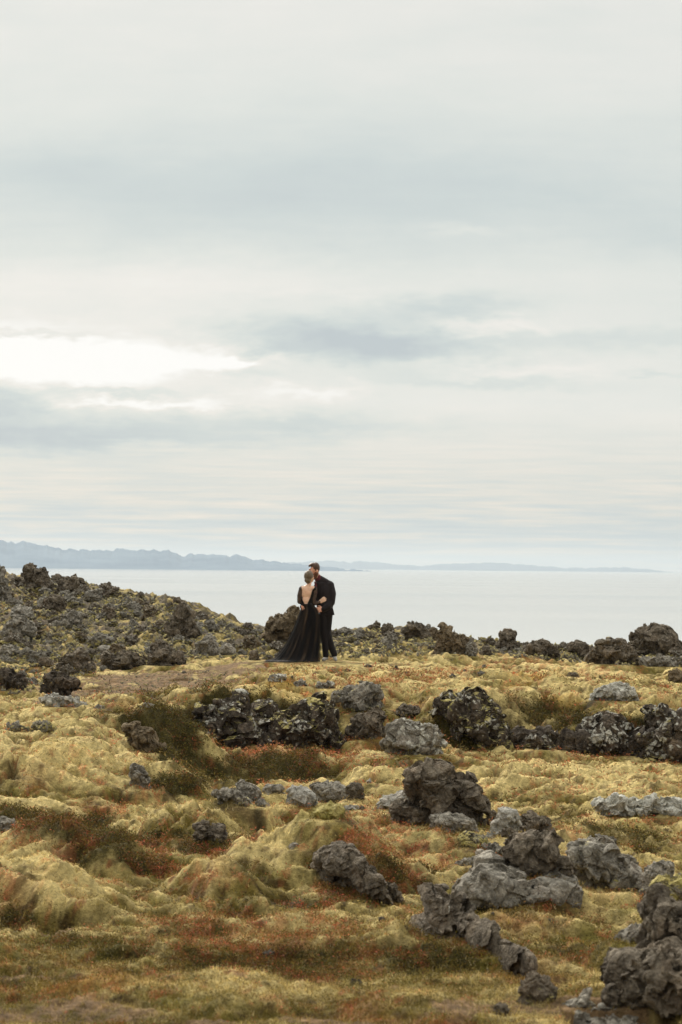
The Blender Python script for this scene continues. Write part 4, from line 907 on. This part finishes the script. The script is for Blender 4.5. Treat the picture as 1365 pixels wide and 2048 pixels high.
scatter([(660,1270),(700,1262),(760,1268),(860,1268),(880,1300),(760,1305),(670,1312)], 24, 12, 34, .8, 'lava rocks behind the plateau right of the groom', L3('right of the groom behind the plateau'))
scatter([(960,1290),(1100,1290),(1200,1298),(1365,1300),(1365,1330),(1200,1325),(1080,1308),(960,1304)], 30, 13, 34, .7, 'lava rocks along the right skyline', L3('below the towers of the right skyline'))
scatter([(560,1340),(900,1330),(1300,1350),(1300,1372),(900,1360),(560,1372)], 9, 7, 15, 2.0, 'stones in the plateau moss', L3('half sunk in the plateau moss'))
scatter([(60,1860),(1340,1800),(1340,1990),(60,1990)], 8, 10, 24, 2.0, 'stones in the foreground moss', L3('half sunk in the foreground moss'))

# rubble too small and numerous to count
def rubble():
    protos = []
    for s_ in range(10):
        R = np.random.default_rng(900+s_); rot = _rot(R)
        pr = [chunk_pts(.62, np.zeros(3), R, 1.0, rot)] + [chunk_pts(R.uniform(.3, .45), R.normal(size=3)*.36, R, 1.0, rot) for _ in range(4)]
        V_, Fq = remesh(pr, .15); V_ = V_ + normals(V_, Fq)*(.10*fbm3(V_, .4, 2, s_, .6, 2))[:, None]; protos.append((V_*R.uniform(.8, 1.25, 3), Fq))
    VV, FF = [], []; n = 0
    for poly, cnt, a, b_ in [([(-60,1180),(120,1150),(330,1205),(560,1275),(560,1320),(330,1322),(200,1345),(0,1395),(-60,1395)], 1700, 4.5, 15),
                            ([(640,1262),(760,1262),(880,1265),(1400,1300),(1400,1335),(1200,1330),(960,1308),(640,1318)], 900, 4, 14),
                            ([(60,1350),(330,1345),(480,1342),(400,1385),(100,1415)], 260, 2.5, 7), ([(0,1900),(1365,1900),(1365,2048),(0,2048)], 60, 4, 11)]:
        poly = np.array(poly, float); lo, hi = poly.min(0), poly.max(0)
        P = rng.uniform(lo, hi, (cnt*2, 2)); P = P[poly_dist(P, poly)[0]][:cnt]
        for p in P:
            hp = hit(*p)
            if hp is None: continue
            r = rng.uniform(a, b_)*(hp[1]/F)*.5
            an = rng.uniform(0, 6.28); c, s_ = math.cos(an), math.sin(an)
            pv, pf = protos[int(rng.integers(10))]
            V_ = pv@np.array([[c, s_, 0], [-s_, c, 0], [0, 0, 1]])*r + hp + np.array([0, 0, r*.3])
            VV.append(V_); FF.append(pf+n); n += len(V_)
    o = mesh_np('rubble', np.concatenate(VV), np.concatenate(FF), rock_mat('grey', .45, .2), False)
    tag(o, 'loose lava rubble between the rocks of the slope, the skyline and the paths', 'rubble', kind='stuff')
rubble()

# ------------------------------------------------------------------ low plants
def veg_mat(name, rough=.8, trans=.25):
    m, g = mat_new(name)
    att = g.n('ShaderNodeAttribute', attribute_name='col').outputs['Color']
    pb = g.n('ShaderNodeBsdfPrincipled', inp={'Base Color': att, 'Roughness': rough, 'Specular IOR Level': .15})
    tr = g.n('ShaderNodeBsdfTranslucent', inp={'Color': att})
    mx_ = g.n('ShaderNodeMixShader', inp={0: trans, 1: pb.outputs[0], 2: tr.outputs[0]})
    g.n('ShaderNodeOutputMaterial', inp={0: mx_.outputs[0]})
    return m
VM = veg_mat('leaf')
inside = (GY > 9) & (GY < 44) & (PX > -160) & (PX < 1525) & (PY > 1300) & (PY < 2150)
def plants(name, weight, n, leaves, size_px, size_min, spread, hgt, cols, label, cat, blade=False, ymax=44, loc=.35, var=.5):
    wgt = np.where(inside & (GY < ymax), weight, 0).ravel()
    cs = np.cumsum(wgt); pick = np.searchsorted(cs, rng.random(n)*cs[-1])
    r_, c_ = np.divmod(pick, nc)
    r_ = np.clip(r_, 0, nr-2); c_ = np.clip(c_, 0, nc-2)
    a, b_ = rng.random(n), rng.random(n)
    P0 = np.stack([(G[r_, c_]*(1-a)+G[r_, c_+1]*a)*(1-b_)+(G[r_+1, c_]*(1-a)+G[r_+1, c_+1]*a)*b_ for G in (GX, GY, GZ)], -1)
    sz = np.maximum(size_min, size_px*P0[:, 1]/F)
    P = np.repeat(P0, leaves, 0); sz = np.repeat(sz, leaves); N = len(P)
    if blade:
        base = P + np.column_stack([rng.normal(size=(N, 2))*spread*sz[:, None], np.zeros(N)])
        L = sz*rng.uniform(.6, 1.3, N)*hgt; an = rng.uniform(0, 6.28, N); ln = rng.uniform(.1, .8, N)
        tip = base + np.column_stack([np.cos(an)*L*ln, np.sin(an)*L*ln, L]); wd = sz*.11
        pa = rng.uniform(0, 6.28, N); side = np.column_stack([np.cos(pa)*wd, np.sin(pa)*wd, 0*wd])
        V_ = np.stack([base-side, base+side, tip], 1).reshape(-1, 3)
        V_[:, 2] -= .004
    else:
        ctr = P + np.column_stack([rng.normal(size=(N, 2))*spread*sz[:, None], np.abs(rng.normal(size=N))*hgt*sz])
        d1 = rng.normal(size=(N, 3)); d1 /= np.linalg.norm(d1, axis=1)[:, None]
        d2 = np.cross(d1, rng.normal(size=(N, 3))); d2 /= np.linalg.norm(d2, axis=1)[:, None]
        s1 = (sz*rng.uniform(.35, .75, N))[:, None]; s2 = s1*.55
        V_ = np.stack([ctr-d1*s1, ctr+d2*s2, ctr+d1*s1], 1).reshape(-1, 3)
    cols = np.array([lin(*c) for c in cols]); cw = cols[np.repeat(rng.integers(0, len(cols), n), leaves)]
    cw = (cw*(1-loc) + C[r_, c_].repeat(leaves, 0)*loc)*rng.uniform(1-var, 1+var, (N, 1))
    o = mesh_np(name, V_, np.arange(3*N).reshape(-1, 3), VM, False, np.clip(np.repeat(cw, 3, 0), 0, 1))
    tag(o, label, cat, kind='stuff')
okc = (1-wD)
plants('heather', (wG**1.5+.015+.20*fgm)*okc, 46000, 9, 5.8, .008, 1.5, 1.1, [(84,78,30),(66,62,24),(108,94,42),(52,46,20),(96,74,36)], 'dark green crowberry heath in the hollows', 'heather')
plants('red_shrubs', (np.clip(wR*1.1, 0, 1)**1.3+.05*np.clip(red+.15+.25*fgm, 0, 1)*2)*okc, 26000, 8, 5.0, .007, 1.4, .9, [(190,92,66),(170,76,58),(200,116,90),(110,88,42),(132,104,52),(164,86,66),(96,84,36),(120,92,44)], 'rust red dwarf shrubs among the moss', 'shrubs')
plants('moss_tufts', (1-wG*.6)*okc*(.4+pale), 60000, 5, 3.2, .005, 1.5, .6, [(190,174,120),(164,148,94),(132,118,60),(196,180,124),(112,98,46)], 'pale woolly moss tufts covering the mounds', 'moss', loc=.92, var=.28, ymax=30)
plants('dry_grass', (.08+(1-sstep(11, 17, GY))*1.0+.4*gold)*(.35+.65*okc), 26000, 4, 10, .015, .5, 1.0, [(190,168,112),(168,150,88),(204,186,140),(140,124,66),(150,132,60)], 'thin dry grass blades in the foreground', 'grass', blade=True, ymax=26, loc=.5)

# ------------------------------------------------------------------ the couple
PF = hit(672, 1324)
YP = PF[1]; UN = YP/F/6.825
def wp(zx, zy, dy=0.0):
    p = pix(520+zx/6.825, 1100+zy/6.825, YP); return p + np.array([0, dy*UN, 0])
def cap(a, ra, b_, rb):
    a, b_ = wp(*a), wp(*b_)
    return np.concatenate([ICO2*ra*UN+a, ICO2*rb*UN+b_])
def ell(c, rx, ry, rz, tilt=0):
    V_ = ICO3*np.array([rx, ry, rz])*UN
    if tilt: V_ = V_@np.array(Matrix.Rotation(tilt, 3, 'Y')).T
    return V_ + wp(*c)
def chain(*pts):
    return [cap(pts[i][:3], pts[i][3], pts[i+1][:3], pts[i+1][3]) for i in range(len(pts)-1)]
def hand(w_, f, side, nrm, s_=1.0, curl=.5, thumb=1):
    """palm and five fingers: wrist, finger direction, direction towards the little finger, palm normal (zoom units: x right, y down, z away)"""
    w_, f, side, nrm = [np.array(v, float) for v in (w_, f, side, nrm)]
    f /= np.linalg.norm(f); side /= np.linalg.norm(side); nrm /= np.linalg.norm(nrm)
    P = []; T_ = lambda v: tuple(v)
    k0 = [w_+f*62*s_+side*o_*s_ for o_ in (-26, -9, 9, 25)]
    P.append(np.concatenate([ICO1*10*s_*UN+wp(*T_(w_+side*o_)) for o_ in (-14, 14)]+[ICO1*9.5*s_*UN+wp(*T_(q_)) for q_ in k0]))
    for i, (q_, L) in enumerate(zip(k0, (30, 35, 32, 24))):
        c1 = curl*(1+.12*i); d1 = f*math.cos(c1)+nrm*math.sin(c1); d2 = f*math.cos(c1*2.1)+nrm*math.sin(c1*2.1)
        m1 = q_+d1*L*s_; m2 = m1+d2*L*.85*s_
        P += chain((*q_, 7.5*s_), (*m1, 6.8*s_), (*m2, 5.6*s_))
    t0 = w_+f*18*s_-side*22*s_; t1 = t0+(f*.55-side*.75*thumb+nrm*.25)*28*s_; t2 = t1+(f*.85-side*.25+nrm*.4)*24*s_
    P += chain((*t0, 10*s_), (*t1, 8*s_), (*t2, 6.5*s_))
    return P
def skin_mat(name, c):
    m, g = mat_new(name)
    tc = g.n('ShaderNodeTexCoord').outputs['Object']
    cc = g.mix(g.maprange(g.noise(tc, 22, 3), .35, .65), lin(*c), lin(c[0]-14, c[1]-18, c[2]-16))
    pb = g.n('ShaderNodeBsdfPrincipled', inp={'Base Color': cc, 'Roughness': .55, 'Subsurface Weight': .08, 'Subsurface Scale': .01})
    g.n('ShaderNodeOutputMaterial', inp={0: pb.outputs[0]}); return m
def cloth_mat(name, c1, c2, rough=.8, scale=(30, 30, 4), sheen=.2):
    m, g = mat_new(name)
    tc = g.n('ShaderNodeTexCoord').outputs['Object']
    mp = g.n('ShaderNodeMapping', inp={0: tc, 'Scale': scale}).outputs[0]
    nn = g.noise(mp, 1.0, 4, .6)
    cc = g.mix(g.maprange(nn, .40, .68), lin(*c1), lin(*c2))
    bp = g.n('ShaderNodeBump', inp={'Height': nn, 'Distance': .012, 'Strength': .5})
    pb = g.n('ShaderNodeBsdfPrincipled', inp={'Base Color': cc, 'Roughness': rough, 'Specular IOR Level': .2, 'Sheen Weight': sheen, 'Sheen Roughness': .5, 'Normal': bp.outputs[0]})
    g.n('ShaderNodeOutputMaterial', inp={0: pb.outputs[0]}); return m
def lace_mat(name, c, cover, scale, stripes=None):
    m, g = mat_new(name)
    tc = g.n('ShaderNodeTexCoord').outputs['Object']
    v = g.n('ShaderNodeTexVoronoi', feature='DISTANCE_TO_EDGE', inp={'Vector': tc, 'Scale': scale}).outputs['Distance']
    nn = g.noise(tc, scale*.35, 3, .6)
    a = g.maprange(g.m('SUBTRACT', g.m('MULTIPLY', nn, .5), v), cover, cover+.08)
    pb = g.n('ShaderNodeBsdfPrincipled', inp={'Base Color': (*lin(*c), 1), 'Roughness': .75, 'Alpha': g.maprange(a, 0, 1, .62, .97)})
    g.n('ShaderNodeOutputMaterial', inp={0: pb.outputs[0]}); return m
def tulle_mat():
    m, g = mat_new('tulle')
    tc = g.n('ShaderNodeTexCoord').outputs['UV']
    mp = g.n('ShaderNodeMapping', inp={0: tc, 'Scale': (26, 1.3, 1)}).outputs[0]
    nn = g.noise(mp, 1.0, 4, .6)
    cc = g.mix(g.maprange(nn, .5, .72), lin(12, 9, 8), lin(84, 68, 52))
    pb = g.n('ShaderNodeBsdfPrincipled', inp={'Base Color': cc, 'Roughness': .8, 'Specular IOR Level': .1, 'Alpha': g.maprange(nn, .35, .7, .40, .85)})
    g.n('ShaderNodeOutputMaterial', inp={0: pb.outputs[0]}); return m
def piece(name, parts, mat, parent, vox=3.4, sm_=3, cut=None, label=None):
    V_, F_ = remesh(parts, vox*UN, sm_)
    if cut is not None:
        k = cut(V_, normals(V_, F_))
        kp = ~k[F_].any(1); F_ = F_[kp]
        us = np.unique(F_); mp_ = np.full(len(V_), -1); mp_[us] = np.arange(len(us)); V_ = V_[us]; F_ = mp_[F_]
    org = np.array(parent.location) if parent else wp(0, 0)
    o = mesh_np(name, V_-org, F_, mat, True, parent=parent)
    if label: o['label'] = label
    return o
def zc(V_):
    a, b_ = proj(V_); return (a-520)*6.825, (b_-1100)*6.825
skW, skM = skin_mat('skin_fair', (226, 188, 160)), skin_mat('skin_ruddy', (214, 160, 132))
black = cloth_mat('black_cloth', (10, 8, 8), (20, 16, 15), sheen=.03); suit = cloth_mat('suit_cloth', (22, 17, 18), (36, 28, 29), .8, sheen=.08)
trou = cloth_mat('trouser_cloth', (18, 14, 14), (30, 24, 23), .85, sheen=.05); wine = cloth_mat('wine_cloth', (74, 22, 26), (96, 32, 36), .7)
shoeM = cloth_mat('shoe_leather', (136, 132, 128), (172, 168, 162), .6); soleM = cloth_mat('sole', (190, 186, 178), (206, 202, 196), .7)
hairM = cloth_mat('hair_dark', (52, 34, 24), (92, 62, 42), .5, (160, 160, 30)); beardM = cloth_mat('hair_beard', (74, 44, 28), (122, 78, 50), .6, (180, 180, 40)); hairW = cloth_mat('hair_ash', (74, 62, 48), (128, 112, 90), .5, (150, 150, 40))
eyeM = cloth_mat('eye', (30, 22, 18), (36, 26, 20), .2, sheen=0); combM = cloth_mat('hair_comb', (206, 186, 150), (226, 208, 176), .35, sheen=0)

# ---- woman, seen from behind
def build_woman():
    arms_l = lambda e: chain((572, 528, 0, 33+e), (546, 620, 8, 30+e), (543, 705, 20, 27+e), (600, 735, 110, 22+e), (690, 700, 165, 17+e))
    arms_r = lambda e: chain((752, 532, 0, 34+e), (742, 640, 8, 31+e), (738, 728, 22, 28+e), (790, 722, 52, 22+e), (822, 706, 66, 16+e))
    torso = lambda e: [ell((655, 580, 4), 92+e, 54+e, 110+e), ell((648, 560, 0), 84+e, 50+e, 70+e), cap((585, 528, 0), 38+e, (735, 528, 0), 38+e), ell((648, 690, 2), 72+e, 50+e, 90+e), ell((652, 770, 2), 78+e, 58+e, 70+e)]
    legs = chain((615, 880, 0, 58), (622, 1160, -4, 42), (628, 1440, 8, 26)) + chain((700, 880, 0, 58), (705, 1160, -10, 42), (700, 1440, 2, 26))
    feet = chain((628, 1470, 0, 24), (640, 1500, 60, 18)) + chain((700, 1470, -5, 24), (720, 1500, 55, 18))
    head = [ell((674, 362, 6), 60, 72, 76), ell((692, 392, 34), 46, 48, 56), cap((682, 430, 6), 30, (668, 492, 0), 33), cap((668, 480, 0), 30, (655, 520, 0), 42),
            ell((722, 385, 78), 9, 14, 9), ell((712, 348, 70), 30, 12, 8), ell((733, 385, 6), 8, 12, 18), ell((700, 425, 66), 20, 16, 14)]
    parts = torso(0) + [ell((655, 860, 2), 100, 72, 84)] + arms_l(0) + arms_r(0) + legs + feet + head
    parts += hand((818, 708, 64), (58, -34, -4), (-.35, -.9, 0), (.1, .1, 1), 1.08, .38, -1) + hand((700, 698, 165), (70, -20, 10), (0, 1, 0), (0, 0, 1), .95, .3)
    org = wp(655, 1500, 0)
    V_, F_ = remesh(parts, 3.4*UN, 3)
    root = mesh_np('person', V_-org, F_, skW); root.location = org
    tag(root, 'woman seen from behind in a long black open-backed dress with lace sleeves and train', 'person', 'the embracing couple')
    # bodice with a deep V back
    poly = np.array([(520, 440), (800, 440), (768, 486), (716, 545), (690, 640), (640, 752), (622, 752), (588, 690), (560, 600), (548, 500)], float)
    def cutV(Vv, n):
        a, b_ = zc(Vv); ins, _ = poly_dist(np.stack([a, b_], -1), poly)
        return (ins & (n[:, 1] < .35)) | (b_ < 487)
    piece('bodice', torso(7) + [ell((655, 800, 2), 92, 70, 60)], black, root, cut=cutV)
    lace = lace_mat('lace', (20, 14, 13), .16, 95)
    top = lambda Vv, n: zc(Vv)[1] < 480
    piece('sleeve', chain((748, 530, 2, 40), (742, 640, 8, 39), (738, 728, 22, 36), (790, 722, 52, 28), (812, 710, 62, 21)), lace, root, cut=top, label='sheer lace sleeve on the arm held towards the man')
    piece('sleeve', chain((570, 530, 2, 38), (546, 620, 8, 37), (543, 705, 20, 34), (600, 735, 110, 27), (680, 704, 160, 21)), lace, root, cut=top)
    # hair gathered at the nape
    def cutF(Vv, n):
        a, b_ = zc(Vv); dy = (Vv[:, 1]-YP)/UN
        return (dy > 44) & (b_ > 335)
    h = piece('hair', [ell((668, 356, 4), 66, 76, 80), ell((655, 412, -30), 46, 40, 40), ell((662, 440, -10), 34, 34, 22)], hairW, root, cut=cutF)
    piece('hair_comb', chain((628, 428, -58, 5), (650, 440, -68, 6), (678, 440, -62, 5)), combM, h, vox=2)
    # skirt and train
    ring = [(735, 560, 735, 62, 0), (770, 565, 752, 74, 0), (820, 556, 790, 88, 0), (890, 528, 816, 100, -2), (980, 498, 824, 112, -8), (1100, 448, 824, 130, -18), (1220, 394, 820, 150, -34),
            (1320, 348, 816, 170, -52), (1400, 306, 812, 190, -70), (1460, 268, 808, 210, -90), (1505, 208, 804, 240, -120), (1530, 140, 800, 275, -160)]
    def skirt(name, grow, mat, seed, amp):
        NR, NA = 90, 220
        zr = np.linspace(0, 1, NR)**.9*(1530-735)+735
        tb = np.array(ring, float); th = np.linspace(0, 2*np.pi, NA, endpoint=False)
        Vv = np.zeros((NR, NA, 3))
        for i, z_ in enumerate(zr):
            L, R_, dpt, cy = [np.interp(z_, tb[:, 0], tb[:, k]) for k in (1, 2, 3, 4)]
            f = (z_-735)/795; cx = (L+R_)/2; rx = (R_-L)/2*grow; ry = dpt*grow
            fold = 1 + amp*f**.7*(.6*np.sin(th*13+seed+2*np.sin(th*2)) + .4*np.sin(th*23+seed*2+1.5*f) + .5*np.sin(th*7+seed))
            x = cx + rx*np.cos(th)*fold; y = cy + ry*np.sin(th)*fold
            # the train sweeps to the left and towards the viewer
            sw = np.clip(-np.cos(th), 0, 1)**2*np.clip((f-.55)/.45, 0, 1)**2
            x = x - 80*sw; y = y - 60*sw
            p = wp(0, z_)
            P0 = pix(520+x/6.825, np.full_like(x, 1100+z_/6.825), YP)
            P0[:, 1] += y*UN
            P0[:, 2] = np.maximum(P0[:, 2], H(P0[:, 0], P0[:, 1]) + .012 + .02*grow*rngs.random(NA)*(i > NR-12))
            if i >= NR-3: P0[:, 2] = H(P0[:, 0], P0[:, 1]) + .012*(NR-i)
            Vv[i] = P0
        ii = np.arange(NR*NA).reshape(NR, NA); j = np.roll(ii, -1, 1)
        q_ = np.stack([ii[:-1], j[:-1], j[1:], ii[1:]], -1).reshape(-1, 4)
        o = mesh_np(name, Vv.reshape(-1, 3)-org, q_, mat, True, parent=root)
        uv = o.data.uv_layers.new(name='UVMap'); lv = np.zeros(len(o.data.loops), np.int32); o.data.loops.foreach_get('vertex_index', lv)
        U_ = np.stack([(lv % NA)/NA, (lv//NA)/NR], -1).astype(np.float32)
        w_ = (U_[:, 0].reshape(-1, 4).max(1)-U_[:, 0].reshape(-1, 4).min(1)) > .5
        uu = U_[:, 0].reshape(-1, 4); uu[w_] = np.where(uu[w_] < .5, uu[w_]+1, uu[w_]); U_[:, 0] = uu.ravel()
        uv.data.foreach_set('uv', U_.ravel())
        return o
    rngs = np.random.default_rng(3)
    sk = skirt('skirt', .94, black, 1.0, .05)
    tu = skirt('tulle_overskirt', 1.03, tulle_mat(), 2.2, .07)
    # fine line tattoo below the right shoulder
    from mathutils.bvhtree import BVHTree
    bv = BVHTree.FromPolygons([Vector(v) for v in V_], [tuple(int(i) for i in f) for f in F_])
    tp = []
    for t in np.linspace(.6, 5.6, 14):
        p = wp(684+24*math.cos(t)+4*math.sin(2*t), 524+24*math.sin(t), -300)
        h_, nn, _, _ = bv.ray_cast(Vector(p), Vector((0, 1, 0)))
        if h_ is not None: tp.append(np.array(h_)+np.array(nn)*.0006)
    if len(tp) > 4:
        Vt, Ft, n_ = [], [], 0
        for a, b_ in zip(tp[:-1], tp[1:]):
            up = np.array([.0016, 0, .0016]) if abs((b_-a)[2]) > abs((b_-a)[0]) else np.array([0, 0, .0022])
            Vt += [a-up, a+up, b_+up, b_-up]; Ft.append([n_, n_+1, n_+2, n_+3]); n_ += 4
        mesh_np('tattoo', np.array(Vt)-org, Ft, cloth_mat('ink', (128, 104, 92), (140, 114, 100), .6, sheen=0), False, parent=root)
    return root
build_woman()

# ---- man, facing her
def build_man():
    D = 150
    armL = lambda e: chain((952, 492, D+15, 50+e), (982, 600, D-10, 46+e), (972, 712, D-30, 41+e), (925, 775, D-75, 35+e), (868, 812, 55, 24+e))
    armR = lambda e: chain((800, 492, D-20, 46+e), (745, 590, D+40, 42+e), (690, 700, D+20, 36+e), (620, 762, 80, 27+e), (582, 775, 40, 22+e))
    torso = lambda e: [cap((812, 480, D-15), 50+e, (950, 488, D+15), 54+e), ell((878, 590, D), 112+e, 76+e, 150+e), ell((888, 740, D), 102+e, 80+e, 140+e), ell((905, 870, D+5), 90+e, 72+e, 80+e)]
    legA = lambda e: chain((862, 905, D-10, 60+e), (868, 1140, D-18, 47+e), (892, 1300, D-15, 40+e), (900, 1445, D-25, 30+e*1.3))
    legB = lambda e: chain((925, 905, D+10, 64+e), (915, 1130, D+5, 50+e), (965, 1300, D+12, 42+e), (1018, 1432, D+5, 31+e*1.3))
    head = [ell((752, 262, D-15), 62, 72, 86, .18), ell((722, 300, D-24), 48, 54, 62, .1), cap((775, 350, D-8), 46, (822, 440, D), 56), ell((668, 288, D-34), 15, 13, 14), ell((682, 262, D-40), 14, 34, 10),
            ell((784, 290, D-82), 16, 8, 22, .2), ell((700, 345, D-30), 30, 34, 26)]
    shoeA = [cap((905, 1488, D-25), 22, (868, 1500, D-70), 19)]; shoeB = [cap((1022, 1478, D+5), 22, (1038, 1500, D-55), 19)]
    parts = torso(0) + armL(0) + armR(0) + legA(0) + legB(0) + head + chain((900, 1445, D-25, 26), (902, 1490, D-28, 20), (872, 1502, D-64, 15)) + chain((1018, 1432, D+5, 26), (1024, 1480, D+2, 20), (1036, 1502, D-48, 15))
    parts += hand((862, 815, 50), (-64, 4, -22), (.02, 1, -.1), (-.25, .2, .9), 1.2, .35, 1) + hand((585, 776, 38), (-10, 12, -58), (.1, 1, 0), (1, .1, 0), 1.1, .45, 1)
    org = wp(940, 1500, D)
    V_, F_ = remesh(parts, 3.4*UN, 3)
    root = mesh_np('person', V_-org, F_, skM); root.location = org
    tag(root, 'bearded man in a dark suit and pale shoes embracing the woman', 'person', 'the embracing couple')
    hem = np.concatenate([ICO1*14*UN+wp(x, 800, dy) for x, dy in ((838, D-50), (838, D+60), (985, D-50), (985, D+70))] + [ICO1*7*UN+wp(x, 884, dy) for x, dy in ((838, D-70), (838, D+75), (1014, D-60), (1014, D+85))])
    def cutJ(Vv, n):
        a, b_ = zc(Vv); return (b_ < 408) | (b_ > 898)
    j = piece('jacket', torso(16)[:3] + armL(17) + armR(14) + [hem, cap((818, 395, D), 50, (900, 452, D+5), 60), cap((815, 425, D-5), 56, (850, 500, D), 70), cap((870, 430, D+8), 46, (945, 470, D+12), 54)], suit, root, cut=None, sm_=2)
    piece('pocket_square', [ell((838, 512, D-84), 20, 6, 9, -.2)], wine, j, vox=2)
    piece('collar', [cap((786, 368, D-4), 50, (806, 404, D-2), 56)], wine, root)
    piece('necktie', chain((752, 440, D-62, 12), (768, 500, D-72, 15), (772, 590, D-70, 17)), wine, root, vox=2.5)
    def cutT(Vv, n): return zc(Vv)[1] > 1466
    piece('trousers', torso(6)[3:] + legA(9) + legB(9), trou, root, cut=cutT)
    for sh, tx, ty, dz_ in ((shoeA, (905, 1488, D-25), (866, 1502, D-72), 0), (shoeB, (1022, 1480, D+5), (1038, 1504, D-58), 0)):
        s_ = piece('shoe', [np.concatenate([ICO2*30*UN+wp(tx[0], tx[1]-10, tx[2]), ICO2*22*UN+wp(*ty), ICO2*26*UN+wp((tx[0]+ty[0])/2, (tx[1]+ty[1])/2, (tx[2]+ty[2])/2)])], shoeM, root, vox=2.5)
        piece('sole', [np.concatenate([ICO1*np.array([28, 28, 6])*UN+wp(tx[0], tx[1]+22, tx[2]), ICO1*np.array([24, 24, 6])*UN+wp(ty[0], ty[1]+16, ty[2]-4)])], soleM, s_, vox=2.5)
    def cutH(Vv, n):
        a, b_ = zc(Vv)
        face = (a < 712+(b_-205)*.42) & (b_ > 232-(a-660)*.10)
        return face | (b_ > 318) | ((b_ > 262) & (a < 752))
    piece('hair', [ell((752, 252, D-12), 68, 79, 87, .2), ell((712, 208, D-18), 52, 56, 34, -.35)], hairM, root, cut=cutH)
    piece('beard', [ell((742, 352, D-24), 54, 58, 54, .15), ell((768, 322, D-40), 34, 46, 44), ell((705, 330, D-34), 24, 30, 14)], beardM, root)
    for dy in (-66, -16): piece('eye', [ell((683, 276, D+dy), 7, 8, 5)], eyeM, root, vox=1.5)
    return root
build_man()
